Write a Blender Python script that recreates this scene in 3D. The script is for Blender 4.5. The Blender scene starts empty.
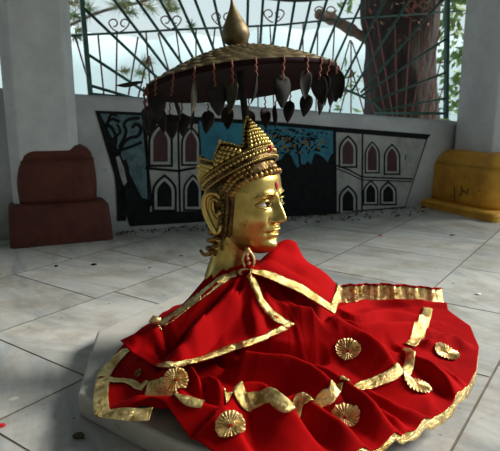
import bpy, bmesh, math, random
import numpy as np
from mathutils import Vector, Matrix, noise
random.seed(4); RNG = np.random.RandomState(7)
sc = bpy.context.scene
COL = sc.collection
PI = math.pi

# ------------------------------------------------------------------ camera maths
FPX = 540.0; CAMH = 0.6; PITCH = math.atan(115.5/540)
FW = np.array([0, math.cos(PITCH), -math.sin(PITCH)])
UP = np.array([0, math.sin(PITCH), math.cos(PITCH)])
RT = np.array([1.0, 0, 0]); EYE = np.array([0, 0, CAMH])
def ray(x, y):
    return RT*(x-250)/FPX + UP*(225.5-y)/FPX + FW
def onz(x, y, z=0.0):
    d = ray(x, y); return EYE + d*((z-CAMH)/d[2])
def ony(x, y, Y):
    d = ray(x, y); return EYE + d*(Y/d[1])

cam = bpy.data.cameras.new('camera'); co = bpy.data.objects.new('camera', cam); COL.objects.link(co)
co.location = EYE; co.rotation_euler = (PI/2-PITCH, 0, 0)
cam.sensor_width = 36; cam.lens = FPX/500*36; cam.clip_start = .02; cam.clip_end = 500
cam.dof.use_dof = True; cam.dof.focus_distance = 1.12; cam.dof.aperture_fstop = 11.0
sc.camera = co

# ------------------------------------------------------------------ materials
def mat(name, base, rough=.6, metal=0.0, c2=None, nscale=20, ndetail=4, ramp=(.4, .65), bump=0.0, bscale=60, bdist=.002,
        c3=None, n3=60, ramp3=(.6, .7), sheen=0.0, coat=0.0, spec=.5, stretch=None):
    m = bpy.data.materials.new(name); m.use_nodes = True
    nt = m.node_tree; N = nt.nodes; L = nt.links
    b = N['Principled BSDF']; b.inputs['Roughness'].default_value = rough; b.inputs['Metallic'].default_value = metal
    b.inputs['Specular IOR Level'].default_value = spec
    if sheen:
        b.inputs['Sheen Weight'].default_value = sheen; b.inputs['Sheen Tint'].default_value = (*base, 1); b.inputs['Sheen Roughness'].default_value = .4
    if coat: b.inputs['Coat Weight'].default_value = coat
    b.inputs['Base Color'].default_value = (*base, 1)
    tc = N.new('ShaderNodeTexCoord'); src = tc.outputs['Object']
    if stretch:
        mp = N.new('ShaderNodeMapping'); mp.inputs['Scale'].default_value = stretch; L.new(src, mp.inputs['Vector']); src = mp.outputs['Vector']
    def nz(scale, detail):
        n = N.new('ShaderNodeTexNoise'); n.inputs['Scale'].default_value = scale; n.inputs['Detail'].default_value = detail
        n.inputs['Roughness'].default_value = .65; L.new(src, n.inputs['Vector']); return n
    out = None
    def mixin(prev, col, scale, detail, rp):
        n = nz(scale, detail); mr = N.new('ShaderNodeMapRange'); mr.inputs['From Min'].default_value = rp[0]; mr.inputs['From Max'].default_value = rp[1]
        L.new(n.outputs['Fac'], mr.inputs['Value'])
        mx = N.new('ShaderNodeMix'); mx.data_type = 'RGBA'; L.new(mr.outputs['Result'], mx.inputs['Factor'])
        if prev is None: mx.inputs[6].default_value = (*base, 1)
        else: L.new(prev, mx.inputs[6])
        mx.inputs[7].default_value = (*col, 1); return mx.outputs[2]
    if c2: out = mixin(out, c2, nscale, ndetail, ramp)
    if c3: out = mixin(out, c3, n3, 5, ramp3)
    if out: L.new(out, b.inputs['Base Color'])
    if bump:
        n = nz(bscale, 5); bp = N.new('ShaderNodeBump'); bp.inputs['Strength'].default_value = bump; bp.inputs['Distance'].default_value = bdist
        L.new(n.outputs['Fac'], bp.inputs['Height']); L.new(bp.outputs['Normal'], b.inputs['Normal'])
    return m
M = {}
M['red'] = mat('red_velvet', (.34, .0012, .002), .85, c2=(.23, .0008, .0014), nscale=9, ramp=(.35, .75), bump=.25, bscale=260, bdist=.0006, spec=.05)
M['gold'] = mat('gold_zari', (.88, .68, .30), .22, .9, c2=(.40, .25, .06), nscale=45, ramp=(.42, .62), bump=1, bscale=110, bdist=.006)
M['goldpale'] = mat('pale_zari', (.85, .66, .34), .34, .85, c2=(.5, .3, .1), nscale=70, ramp=(.42, .62), bump=.8, bscale=160, bdist=.003)
M['brass'] = mat('gilt_brass', (.56, .42, .13), .36, 1.0, c2=(.33, .22, .06), nscale=14, ramp=(.42, .72), c3=(.10, .06, .025), n3=60, ramp3=(.60, .74), bump=.25, bscale=45, bdist=.003)
M['olddbrass'] = mat('tarnished_brass', (.38, .23, .07), .42, .95, c2=(.10, .055, .02), nscale=60, ramp=(.42, .62), bump=.5, bscale=120, bdist=.002)
M['darkbrass'] = mat('dark_patina_brass', (.20, .125, .045), .45, .9, c2=(.05, .03, .014), nscale=70, ramp=(.4, .6), bump=.6, bscale=130, bdist=.002)
M['umb'] = mat('umbrella_bronze', (.21, .16, .075), .5, .7, c2=(.10, .072, .035), nscale=30, ramp=(.35, .7), bump=.4, bscale=90, bdist=.002)
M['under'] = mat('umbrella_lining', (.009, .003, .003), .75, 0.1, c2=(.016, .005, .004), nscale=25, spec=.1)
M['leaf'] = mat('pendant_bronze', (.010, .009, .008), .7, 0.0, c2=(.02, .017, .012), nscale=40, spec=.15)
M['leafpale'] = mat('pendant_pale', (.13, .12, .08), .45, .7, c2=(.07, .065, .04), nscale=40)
M['thread'] = mat('copper_wire', (.16, .034, .014), .7, 0)
M['eyewhite'] = mat('eye_white', (.42, .40, .32), .4)
M['black'] = mat('black_paint', (.008, .008, .009), .8, c2=(.014, .014, .015), nscale=25, bump=.2, spec=.08)
M['tika'] = mat('red_tika', (.5, .004, .012), .5)
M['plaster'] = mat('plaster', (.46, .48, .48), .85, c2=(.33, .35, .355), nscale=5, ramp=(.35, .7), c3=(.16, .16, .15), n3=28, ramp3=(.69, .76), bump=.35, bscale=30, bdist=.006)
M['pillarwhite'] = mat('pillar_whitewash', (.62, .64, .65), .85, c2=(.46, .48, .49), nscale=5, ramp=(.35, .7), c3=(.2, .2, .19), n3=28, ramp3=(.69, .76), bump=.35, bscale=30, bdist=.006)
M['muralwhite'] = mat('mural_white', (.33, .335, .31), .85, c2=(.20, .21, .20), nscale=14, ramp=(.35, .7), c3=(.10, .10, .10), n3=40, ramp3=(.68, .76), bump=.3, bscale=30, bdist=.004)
M['muralblue'] = mat('mural_blue', (.020, .16, .23), .85, c2=(.012, .10, .15), nscale=12)
M['muralteal'] = mat('mural_teal', (.085, .15, .165), .85, c2=(.035, .065, .075), nscale=30)
M['muralmaroon'] = mat('mural_maroon', (.06, .012, .016), .8, c2=(.025, .01, .012), nscale=18)
M['muralleaf'] = mat('mural_ochre', (.20, .13, .05), .8)
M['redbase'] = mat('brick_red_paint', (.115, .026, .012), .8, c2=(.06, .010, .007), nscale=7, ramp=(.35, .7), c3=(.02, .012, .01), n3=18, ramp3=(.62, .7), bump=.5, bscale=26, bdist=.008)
M['yellow'] = mat('ochre_paint', (.72, .38, .035), .7, c2=(.45, .20, .02), nscale=7, ramp=(.35, .7), c3=(.05, .035, .02), n3=20, ramp3=(.66, .73), bump=.5, bscale=24, bdist=.008)
M['green'] = mat('green_enamel', (.022, .10, .075), .35, c2=(.012, .05, .04), nscale=20)
M['rust'] = mat('red_oxide_paint', (.30, .095, .08), .6, c2=(.2, .05, .04), nscale=20)
M['bark'] = mat('bark', (.05, .033, .025), .95, c2=(.018, .012, .010), nscale=9, ramp=(.4, .6), bump=1, bscale=10, bdist=.06, stretch=(2, 2, .5))
M['branch'] = mat('pale_branch', (.17, .12, .09), .9, c2=(.08, .05, .04), nscale=14)
M['leafgreen'] = mat('leaf_green', (.10, .22, .05), .6, c2=(.25, .34, .10), nscale=3)
M['needle'] = mat('pine_needles', (.10, .19, .07), .7, c2=(.22, .15, .06), nscale=5)
M['redleaf'] = mat('creeper_red', (.30, .05, .04), .6, c2=(.12, .12, .04), nscale=8)
M['debris'] = mat('dry_leaf', (.05, .04, .015), .8)
M['debriswhite'] = mat('white_scrap', (.7, .7, .62), .8)
M['plinth'] = mat('plinth_marble', (.46, .455, .41), .55, c2=(.35, .345, .31), nscale=6, ramp=(.35, .7), c3=(.21, .185, .13), n3=14, ramp3=(.62, .74), bump=.15, bscale=20)
M['grout'] = mat('grout', (.20, .165, .12), .9, c2=(.12, .10, .07), nscale=9)
M['hill'] = mat('hazy_hill', (.55, .66, .66), 1.0)
M['roof'] = mat('roof_concrete', (.32, .32, .31), .9)

def marble():
    m = bpy.data.materials.new('marble_tile'); m.use_nodes = True; nt = m.node_tree; N = nt.nodes; L = nt.links
    b = N['Principled BSDF']; b.inputs['Roughness'].default_value = .42
    tc = N.new('ShaderNodeTexCoord'); at = N.new('ShaderNodeAttribute'); at.attribute_name = 'tilerand'
    add = N.new('ShaderNodeVectorMath'); add.operation = 'MULTIPLY_ADD'; add.inputs[1].default_value = (31, 17, 5)
    L.new(at.outputs['Vector'], add.inputs[0]); L.new(tc.outputs['Object'], add.inputs[2])
    rot = N.new('ShaderNodeVectorRotate'); rot.rotation_type = 'Z_AXIS'
    mul = N.new('ShaderNodeMath'); mul.operation = 'MULTIPLY_ADD'; mul.inputs[1].default_value = 1.0; mul.inputs[2].default_value = .35
    sep = N.new('ShaderNodeSeparateXYZ'); L.new(at.outputs['Vector'], sep.inputs[0]); L.new(sep.outputs['Y'], mul.inputs[0])
    L.new(add.outputs[0], rot.inputs['Vector']); L.new(mul.outputs[0], rot.inputs['Angle'])
    mp = N.new('ShaderNodeMapping'); mp.inputs['Scale'].default_value = (1.6, 9, 1); L.new(rot.outputs[0], mp.inputs['Vector'])
    n = N.new('ShaderNodeTexNoise'); n.inputs['Scale'].default_value = 1.7; n.inputs['Detail'].default_value = 7; n.inputs['Roughness'].default_value = .6; n.inputs['Distortion'].default_value = .6
    L.new(mp.outputs[0], n.inputs['Vector'])
    cr = N.new('ShaderNodeValToRGB'); cr.color_ramp.elements[0].position = .34; cr.color_ramp.elements[0].color = (.30, .33, .34, 1)
    cr.color_ramp.elements[1].position = .60; cr.color_ramp.elements[1].color = (.51, .51, .47, 1)
    e = cr.color_ramp.elements.new(.44); e.color = (.41, .425, .41, 1)
    L.new(n.outputs['Fac'], cr.inputs['Fac'])
    # dirt and stains
    n2 = N.new('ShaderNodeTexNoise'); n2.inputs['Scale'].default_value = 4.5; n2.inputs['Detail'].default_value = 8; n2.inputs['Roughness'].default_value = .7; L.new(tc.outputs['Object'], n2.inputs['Vector'])
    mr = N.new('ShaderNodeMapRange'); mr.inputs['From Min'].default_value = .47; mr.inputs['From Max'].default_value = .74; L.new(n2.outputs['Fac'], mr.inputs['Value'])
    mx = N.new('ShaderNodeMix'); mx.data_type = 'RGBA'; L.new(mr.outputs['Result'], mx.inputs['Factor']); L.new(cr.outputs['Color'], mx.inputs[6]); mx.inputs[7].default_value = (.25, .215, .16, 1)
    # tile tone
    tm = N.new('ShaderNodeMapRange'); tm.inputs['To Min'].default_value = .84; tm.inputs['To Max'].default_value = 1.08; L.new(sep.outputs['X'], tm.inputs['Value'])
    mm = N.new('ShaderNodeMix'); mm.data_type = 'RGBA'; mm.blend_type = 'MULTIPLY'; mm.inputs['Factor'].default_value = 1; L.new(mx.outputs[2], mm.inputs[6]); L.new(tm.outputs['Result'], mm.inputs[7])
    # specks
    n3 = N.new('ShaderNodeTexNoise'); n3.inputs['Scale'].default_value = 55; n3.inputs['Detail'].default_value = 2; L.new(tc.outputs['Object'], n3.inputs['Vector'])
    m3 = N.new('ShaderNodeMapRange'); m3.inputs['From Min'].default_value = .71; m3.inputs['From Max'].default_value = .76; L.new(n3.outputs['Fac'], m3.inputs['Value'])
    x3 = N.new('ShaderNodeMix'); x3.data_type = 'RGBA'; L.new(m3.outputs['Result'], x3.inputs['Factor']); L.new(mm.outputs[2], x3.inputs[6]); x3.inputs[7].default_value = (.10, .085, .06, 1)
    L.new(x3.outputs[2], b.inputs['Base Color'])
    bp = N.new('ShaderNodeBump'); bp.inputs['Strength'].default_value = .15; bp.inputs['Distance'].default_value = .004; L.new(n2.outputs['Fac'], bp.inputs['Height']); L.new(bp.outputs['Normal'], b.inputs['Normal'])
    return m
M['marble'] = marble()

# ------------------------------------------------------------------ mesh helpers
class MB:
    def __init__(s): s.v = []; s.f = []
    def add(s, vs, fs):
        o = len(s.v); s.v += [tuple(map(float, q)) for q in vs]; s.f += [tuple(i+o for i in q) for q in fs]; return s
    def grid(s, P, closeu=False, closev=False):
        P = np.asarray(P); n, m = P.shape[:2]; fs = []
        for i in range(n if closeu else n-1):
            for j in range(m if closev else m-1):
                a, b = i*m+j, i*m+(j+1) % m; c, d = ((i+1) % n)*m+(j+1) % m, ((i+1) % n)*m+j
                fs.append((a, b, c, d))
        return s.add(P.reshape(-1, 3), fs)
    def tube(s, pts, r, n=8, cap=True):
        pts = [Vector(q) for q in pts]; k = len(pts)
        rr = r if hasattr(r, '__len__') else [r]*k
        rings = []; prev = None
        for i, q in enumerate(pts):
            t = (pts[min(i+1, k-1)]-pts[max(i-1, 0)]).normalized()
            if prev is None:
                a = Vector((0, 0, 1)) if abs(t.z) < .9 else Vector((1, 0, 0)); u = t.cross(a).normalized()
            else: u = (prev - t*prev.dot(t)).normalized()
            prev = u; w = t.cross(u)
            rings.append([q+(u*math.cos(2*PI*j/n)+w*math.sin(2*PI*j/n))*rr[i] for j in range(n)])
        o = len(s.v); s.grid(np.array([[tuple(q) for q in rg] for rg in rings]), closev=True)
        if cap:
            s.f.append(tuple(o+j for j in range(n))[::-1]); s.f.append(tuple(o+(k-1)*n+j for j in range(n)))
        return s
    def ball(s, c, r, n=8, m=6, R3=None):
        c = np.array(c, float); r = np.array(r if hasattr(r, '__len__') else [r]*3, float)
        P = []
        for i in range(m+1):
            ph = PI*i/m
            P.append([(math.sin(ph)*math.cos(2*PI*j/n), math.sin(ph)*math.sin(2*PI*j/n), math.cos(ph)) for j in range(n)])
        P = np.array(P)*r
        if R3 is not None: P = P @ np.array(R3).T
        return s.grid(P+c, closev=True)
    def lathe(s, c, prof, n=32):
        P = [[(c[0]+r*math.cos(2*PI*j/n), c[1]+r*math.sin(2*PI*j/n), c[2]+z) for j in range(n)] for r, z in prof]
        return s.grid(np.array(P), closev=True)
    def prism(s, poly, off):      # poly 3D points, off vector
        n = len(poly); a = [Vector(q) for q in poly]; b = [q+Vector(off) for q in a]
        o = len(s.v); s.add(a+b, [tuple(range(n))[::-1], tuple(range(n, 2*n))]+[(i, (i+1) % n, n+(i+1) % n, n+i) for i in range(n)]); return s
    def build(s, name, m, parent=None, smooth=True, mods=None):
        me = bpy.data.meshes.new(name); me.from_pydata(s.v, [], s.f); me.update()
        bm = bmesh.new(); bm.from_mesh(me); bmesh.ops.remove_doubles(bm, verts=bm.verts, dist=1e-6); bmesh.ops.recalc_face_normals(bm, faces=bm.faces); bm.to_mesh(me); bm.free()
        for p in me.polygons: p.use_smooth = smooth
        o = bpy.data.objects.new(name, me); COL.objects.link(o)
        if m: me.materials.append(m)
        if parent: link_to(o, parent)
        return o
def link_to(o, parent):
    o.parent = parent; o.matrix_parent_inverse = wm(parent).inverted()
def wm(o):
    m = Matrix.LocRotScale(o.location, o.rotation_euler, o.scale)
    if o.parent: m = wm(o.parent) @ o.matrix_parent_inverse @ m
    return m
def tag(o, label=None, cat=None, group=None, kind=None):
    if label: o['label'] = label
    if cat: o['category'] = cat
    if group: o['group'] = group
    if kind: o['kind'] = kind
    return o
def empty(name, loc, label, cat, group=None, kind=None):
    o = bpy.data.objects.new(name, None); COL.objects.link(o); o.location = tuple(loc); o.empty_display_size = .05
    return tag(o, label, cat, group, kind)
def bevel(o, w, seg=2):
    b = o.modifiers.new('bevel', 'BEVEL'); b.width = w; b.segments = seg; b.limit_method = 'ANGLE'; return o
def solid(o, t, off=-1):
    b = o.modifiers.new('solid', 'SOLIDIFY'); b.thickness = t; b.offset = off; return o
def subd(o, l=1):
    b = o.modifiers.new('sub', 'SUBSURF'); b.levels = l; b.render_levels = l; return o
def sstep(a, b, x):
    t = np.clip((np.asarray(x, float)-a)/(b-a), 0, 1); return t*t*(3-2*t)
def catmull(pts, n):
    P = np.asarray(pts, float); k = len(P); out = []
    ts = np.linspace(0, k-1-1e-9, n)
    for t in ts:
        i = int(t); u = t-i
        p0, p1, p2, p3 = P[max(i-1, 0)], P[i], P[min(i+1, k-1)], P[min(i+2, k-1)]
        out.append(.5*((2*p1)+(-p0+p2)*u+(2*p0-5*p1+4*p2-p3)*u*u+(-p0+3*p1-3*p2+p3)*u**3))
    return np.array(out)
def linres(pts, n):
    P = np.asarray(pts, float); d = np.r_[0, np.cumsum(np.linalg.norm(np.diff(P, axis=0), axis=1))]
    s = np.linspace(0, d[-1], n); return np.stack([np.interp(s, d, P[:, i]) for i in range(P.shape[1])], 1)

# ------------------------------------------------------------------ floor of marble slabs
A35 = math.radians(35); D2 = np.array([math.sin(A35), math.cos(A35)]); D1 = np.array([-math.cos(A35), math.sin(A35)])
rows = [-2.0, -1.55, -1.1, -.68, -.25, .2, .5, .96, 1.37, 1.83, 2.28, 2.73, 3.2]
phase = {5: 1.69, 6: 2.24, 7: .72, 8: 1.08, 9: .9}
v = []; fcs = []; rnd = []
g = .0025
for i in range(len(rows)-1):
    ph = phase.get(i, RNG.rand()*.45); L = .44
    k0 = math.floor((-2.6-ph)/L)
    for k in range(k0, k0+22):
        a0, a1 = ph+k*L+g, ph+(k+1)*L-g; b0, b1 = rows[i]+g, rows[i+1]-g
        pts = [D2*a+D1*b for a, b in ((a0, b0), (a1, b0), (a1, b1), (a0, b1))]
        c = sum(pts)/4
        if not (-2.2 < c[0] < 3.9 and -1.2 < c[1] < 3.9): continue
        o = len(v); v += [(q[0], q[1], 0.0) for q in pts]; fcs.append((o, o+3, o+2, o+1)); rnd.append(RNG.rand(3))
me = bpy.data.meshes.new('floor'); me.from_pydata(v, [], fcs); me.update()
at = me.attributes.new('tilerand', 'FLOAT_VECTOR', 'FACE'); at.data.foreach_set('vector', np.array(rnd, 'f').ravel())
me.materials.append(M['marble']); me.materials.append(M['grout'])
bm = bmesh.new(); bm.from_mesh(me)
vs = [bm.verts.new(q) for q in ((-3, -2, -.0015), (4.2, -2, -.0015), (4.2, 5, -.0015), (-3, 5, -.0015))]; ff = bm.faces.new(vs); ff.material_index = 1
vs = [bm.verts.new(q) for q in ((-3, -2, -.2), (4.2, -2, -.2), (4.2, 5, -.2), (-3, 5, -.2))]; ff = bm.faces.new(vs[::-1]); ff.material_index = 1
bm.normal_update(); bm.to_mesh(me); bm.free()
fl = bpy.data.objects.new('floor', me); COL.objects.link(fl); tag(fl, 'grey white marble slab floor with brown joints', 'floor', kind='structure')

# ------------------------------------------------------------------ back parapet, columns
WA = onz(111, 233)[:2]; WB = onz(410, 207)[:2]
WD = (WB-WA)/np.linalg.norm(WB-WA); WN = np.array([-WD[1], WD[0]])       # WN points away from the camera
if WN[1] < 0: WN = -WN
WN3 = np.array([WN[0], WN[1], 0.]); WD3 = np.array([WD[0], WD[1], 0.])
def onwall(x, y, off=0.0):
    d = ray(x, y); den = d[:2] @ WN; t = ((WA-EYE[:2]) @ WN + off)/den; return EYE + d*t
def wall_s(x, y=150): return (onwall(x, y)[:2]-WA) @ WD
tl = onwall(70, 93); tr = onwall(455, 121)
def wall_top(s):
    s0 = (tl[:2]-WA) @ WD; s1 = (tr[:2]-WA) @ WD
    return tl[2]+(tr[2]-tl[2])*(s-s0)/(s1-s0)
def wp(s, z, off=0.0):
    q = WA+WD*s+WN*off; return (q[0], q[1], z)
TH = .12
s0, s1 = wall_s(66), wall_s(458)
nS = 40; prof = []
P = []
for i in range(nS):
    s = s0+(s1-s0)*i/(nS-1); zt = wall_top(s)+.004*noise.noise((s*5, 0, 0)); w = .003*noise.noise((s*3, 2, 0))
    P.append([wp(s, -.05, 0), wp(s, .15, w), wp(s, zt-.03, w), wp(s, zt-.008, .006), wp(s, zt, .022), wp(s, zt+.002, TH/2), wp(s, zt, TH-.02), wp(s, zt-.02, TH), wp(s, -.05, TH)])
mb = MB().grid(np.array(P), closev=True)
n9 = 9; mb.f.append(tuple(range(n9))); mb.f.append(tuple((nS-1)*n9+j for j in range(n9))[::-1])
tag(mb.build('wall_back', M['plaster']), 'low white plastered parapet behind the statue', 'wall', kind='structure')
# left bay of the parapet, turning towards the viewer
LW = wp(wall_s(36), 0, .0); la = math.atan2(WD[1], WD[0]); ld = np.array([-math.cos(la-.25), -math.sin(la-.25)]); ln = np.array([-ld[1], ld[0]])
if ln[1] < 0: ln = -ln
ztl = (EYE+ray(20, 88)*(LW[1]/ray(20, 88)[1]))[2]
P = []
for i in range(14):
    q = np.array(LW[:2])+ld*(i*.12-.1)
    w = .004*noise.noise((i*.4, 9, 0))
    P.append([(q[0]+ln[0]*o, q[1]+ln[1]*o, z) for o, z in ((0, -.05), (w, .3), (w, ztl-.02), (.02, ztl), (.1, ztl), (.12, ztl-.02), (.12, -.05))])
mb = MB().grid(np.array(P), closev=True); mb.f.append(tuple(range(7))); mb.f.append(tuple(13*7+j for j in range(7))[::-1])
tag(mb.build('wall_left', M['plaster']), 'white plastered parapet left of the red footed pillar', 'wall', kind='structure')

def rbox(mb, c, ax, ay, hx, hy, z0, z1, r, top=1.0, nz=6, bulge=0.0):
    """rounded rectangular block, corners of radius r, axes ax, ay"""
    prof = []
    for cx, cy, a0 in ((1, 1, 0), (-1, 1, PI/2), (-1, -1, PI), (1, -1, 1.5*PI)):
        for k in range(6):
            a = a0+k*PI/10; prof.append((cx*(hx-r)+r*math.cos(a), cy*(hy-r)+r*math.sin(a)))
    prof = np.array(prof); lv = []
    rr = min(r, (z1-z0)*.3)
    zs = [(z0, 1.0)]+[(z0+(z1-z0)*t, 1+bulge*math.sin(PI*t)) for t in np.linspace(.1, .75, nz)]+[(z1-rr*(1-math.sin(a)), 1-(rr/max(hx, hy))*(1-math.cos(a))) for a in np.linspace(0, PI/2, 5)]
    for z, s in zs:
        t = (z-z0)/(z1-z0); s *= 1+(top-1)*t
        row = []
        for x, y in prof:
            j = 1+.02*noise.noise((x*9+c[0]*3, y*9, z*9))
            row.append((c[0]+(ax[0]*x+ay[0]*y)*s*j, c[1]+(ax[1]*x+ay[1]*y)*s*j, z))
        lv.append(row)
    o = len(mb.v); mb.grid(np.array(lv), closev=True); n = len(prof)
    mb.f.append(tuple(o+(len(lv)-1)*n+j for j in range(n))); mb.f.append(tuple(o+j for j in range(n))[::-1])
    return mb

def pillar(cs, coff, hs, zdrum0, zdrum1, drum_h, step_h, mt, label, lab2, shift=0.0):
    c = wp(cs, 0, coff)
    root = empty('pillar', c, label, 'pillar', 'white pavilion pillars with painted feet', kind='thing')
    sh = MB(); pr = []
    k = hs*.72
    for x, y in ((hs, k), (k, hs), (-k, hs), (-hs, k), (-hs, -k), (-k, -hs), (k, -hs), (hs, -k)): pr.append((x, y))
    lv = []
    for z in np.linspace(0, 1.8, 12): lv.append([(c[0]+WD[0]*x+WN[0]*y, c[1]+WD[1]*x+WN[1]*y, z) for x, y in pr])
    sh.grid(np.array(lv), closev=True); sh.f.append(tuple(range(8))[::-1]); sh.f.append(tuple(11*8+j for j in range(8)))
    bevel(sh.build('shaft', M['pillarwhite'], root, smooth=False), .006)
    d = MB(); cd = (c[0]+WD[0]*shift, c[1]+WD[1]*shift)
    rbox(d, cd, WD, WN, drum_h, drum_h, zdrum0, zdrum1, drum_h*.38, .94, bulge=.03)
    tag(d.build('drum', mt, root), lab2)
    st = MB(); rbox(st, cd, WD, WN, step_h, step_h*.98, -.01, zdrum0, .03, .97)
    o = st.build('step', mt, root); tag(o, lab2)
    return root, c
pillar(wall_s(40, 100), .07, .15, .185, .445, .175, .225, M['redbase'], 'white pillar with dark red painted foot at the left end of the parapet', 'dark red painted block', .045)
rp = np.array([1.525, 3.36]) - WA
rr_, rc = pillar(rp @ WD, rp @ WN, .20, .045, .36, .30, .385, M['yellow'], 'white pillar with ochre yellow painted foot at the right edge', 'ochre yellow painted block')
# scratches in the yellow paint
mb = MB()
def ydrum(x, y): # point on the drum's camera side
    d = ray(x, y); best = None
    o_ = np.array([rc[0], rc[1]]); A = d[:2] @ d[:2]; B = -2*(d[:2] @ o_); C_ = o_ @ o_-.318**2
    t = (-B-math.sqrt(max(B*B-4*A*C_, 0)))/(2*A); return EYE+d*t
for pl in (((454, 186), (455, 201)), ((461, 186), (462, 190), (460, 196)), ((471, 186), (466, 193), (472, 195)), ((462, 190), (465, 192))):
    mb.tube([ydrum(*q) for q in pl], .0035, 5)
tag(mb.build('scratches', M['debris'], [o for o in rr_.children if o.name.startswith('drum')][0]), 'dark scratch marks')

# unseen pavilion roof shaped for the light, and two walls added to block sky
RZ = 1.8
mb = MB(); mb.prism([(-2.6, -1.3, RZ), (-2.6, 3.0, RZ), (2.2, 5.4, RZ), (4.2, 4.4, RZ), (4.2, 3.0, RZ), (.9, 2.05, RZ), (.9, -1.3, RZ)], (0, 0, .15))
tag(mb.build('roof', M['roof'], smooth=False), 'unseen concrete roof slab carried by the pillars, outline shaped for the light', 'roof', kind='structure')
mb = MB(); mb.prism([(-3.2, -1.5, -.05), (3.5, -1.5, -.05), (3.5, -1.3, -.05), (-3.2, -1.3, -.05)], (0, 0, 7.0))  # added out of view to keep sky light off the parapet
tag(mb.build('shade_wall_front', M['roof'], smooth=False), 'unseen grey wall added behind the viewer to block sky light', 'wall', kind='structure')
mb = MB(); mb.prism([(-2.7, -1.3, -.05), (-2.5, -1.3, -.05), (-2.5, 1.6, -.05), (-2.7, 1.6, -.05)], (0, 0, 5.0))  # added out of view to close off light from the left
tag(mb.build('shade_wall_side', M['roof'], smooth=False), 'unseen grey wall added beyond the left edge to shade the inside', 'wall', kind='structure')

# ------------------------------------------------------------------ mural on the parapet
mur = empty('wall_mural', wp(wall_s(265), .05, -.002), 'black outlined mural of white arched buildings, blue sky and trees painted on the back parapet', 'mural', kind='thing')
def flat(pts, lay):      # polygon in the wall's plane, lay = paint layer
    return [tuple(onwall(x, y, -.004-.0008*lay)) for x, y in pts]
def paint(name, polys, m, parent, lay):
    mb = MB()
    for q in polys:
        P3 = flat(q, lay); n = len(P3); mb.add(P3, [tuple(range(n))])
    return mb.build(name, m, parent, smooth=False)
def line(pts, w):
    pts = np.asarray(pts, float); t = np.gradient(pts, axis=0); t /= np.linalg.norm(t, axis=1)[:, None]
    nn = np.stack([-t[:, 1], t[:, 0]], 1)*w/2; out = []
    for i in range(len(pts)-1):
        out.append([pts[i]+nn[i], pts[i+1]+nn[i+1], pts[i+1]-nn[i+1], pts[i]-nn[i]])
    return out
def arch(x0, x1, yt, yb, inset=0.0, tip=.35):
    x0 += inset; x1 -= inset; yt += inset*1.3; yb -= inset; xc = (x0+x1)/2; h = (yb-yt)*tip+ (x1-x0)*.15
    L_ = []
    for k in range(9):
        u = k/8; L_.append((x0+(xc-x0)*u**1.6, yt+h-(h)*u**.8))
    return [(x0, yb)]+L_+[(2*xc-a, b) for a, b in L_[::-1][1:]]+[(x1, yb)]
# black field
paint('painted_border', [[(95, 110.5), (143, 112.5), (200, 117), (265, 121), (335, 127), (431, 134.5), (427.5, 139), (405, 208.5), (335, 214), (200, 222), (130, 226.5)]], M['black'], mur, 0)
tree = paint('painted_tree', [[(100, 113.5), (143, 115.5), (147, 150), (150, 200), (146, 206)]], M['muralteal'], mur, 1)
br = []
for pl, w in ((((122, 221), (121, 195), (119, 175), (117, 160), (114, 150)), 9), (((121, 195), (127, 175), (124, 160)), 5), (((116, 160), (108, 140), (104, 125)), 5), (((117, 162), (122, 145), (130, 138), (138, 136), (141, 128), (136, 124), (132, 128)), 3.6),
              (((114, 150), (116, 138), (112, 128), (107, 124), (112, 119), (120, 122)), 3.4), (((119, 148), (126, 133), (124, 124), (130, 119), (140, 118)), 3.2), (((121, 150), (133, 146), (142, 142)), 3), (((112, 140), (120, 132), (117, 124)), 2.6), (((106, 132), (110, 116), (117, 115)), 2.6), (((143, 115), (147, 160), (152, 206)), 2.5), (((126, 190), (135, 203), (150, 208)), 16)):
    br += line(linres(pl, 14) if False else catmull(pl, 16), w)
paint('painted_branches', br, M['black'], tree, 2)
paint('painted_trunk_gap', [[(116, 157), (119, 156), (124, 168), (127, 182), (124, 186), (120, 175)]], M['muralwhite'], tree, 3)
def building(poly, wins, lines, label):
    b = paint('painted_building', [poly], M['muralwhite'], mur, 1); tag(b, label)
    ls = []
    for pl, w in lines: ls += line(np.array(pl, float), w)
    paint('painted_lines', ls, M['black'], b, 2)
    for x0, x1, yt, yb in wins:
        k = paint('painted_window', [arch(x0, x1, yt, yb)], M['black'], b, 3)
        # frame, reveal
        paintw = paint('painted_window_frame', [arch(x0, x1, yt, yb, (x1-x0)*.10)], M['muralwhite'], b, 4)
        paint('painted_window_opening', [arch(x0, x1, yt, yb, (x1-x0)*.21)], M['muralmaroon'] if yb < 178 else M['black'], b, 5)
building([(146.5, 124), (198, 124), (199, 211), (150, 212)],
         [(148, 173, 122, 167), (181, 201, 126, 166), (152, 177, 174, 212), (183, 203, 174, 211)],
         [(((145, 168), (178, 171), (200, 167)), 2.6), (((178, 120), (180, 212)), 2.2), (((146, 122), (149, 213)), 2)], 'white building with four arched windows at the left')
building([(335.5, 132), (426, 139.5), (405, 206.5), (336, 212)],
         [(338.5, 357.5, 135, 168), (364.5, 380, 141, 173.5), (383.5, 400.5, 143.5, 175), (338.5, 357.5, 185, 215), (363, 378.5, 180, 205.5), (379.5, 397, 181, 205.5)],
         [(((335, 165), (349, 170), (362, 177), (413, 179)), 1.6), (((335, 168), (349, 173.5), (362, 180), (412, 181.5)), 1.2), (((362.5, 132), (362, 210)), 1.8), (((334.5, 130), (335.5, 214)), 3.2), (((406, 155), (405, 160)), 1)], 'white building with six arched windows at the right')
sky_poly = [(199, 121), (265, 125), (334, 131), (334, 153)]
xs = np.linspace(331, 201, 40)
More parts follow.
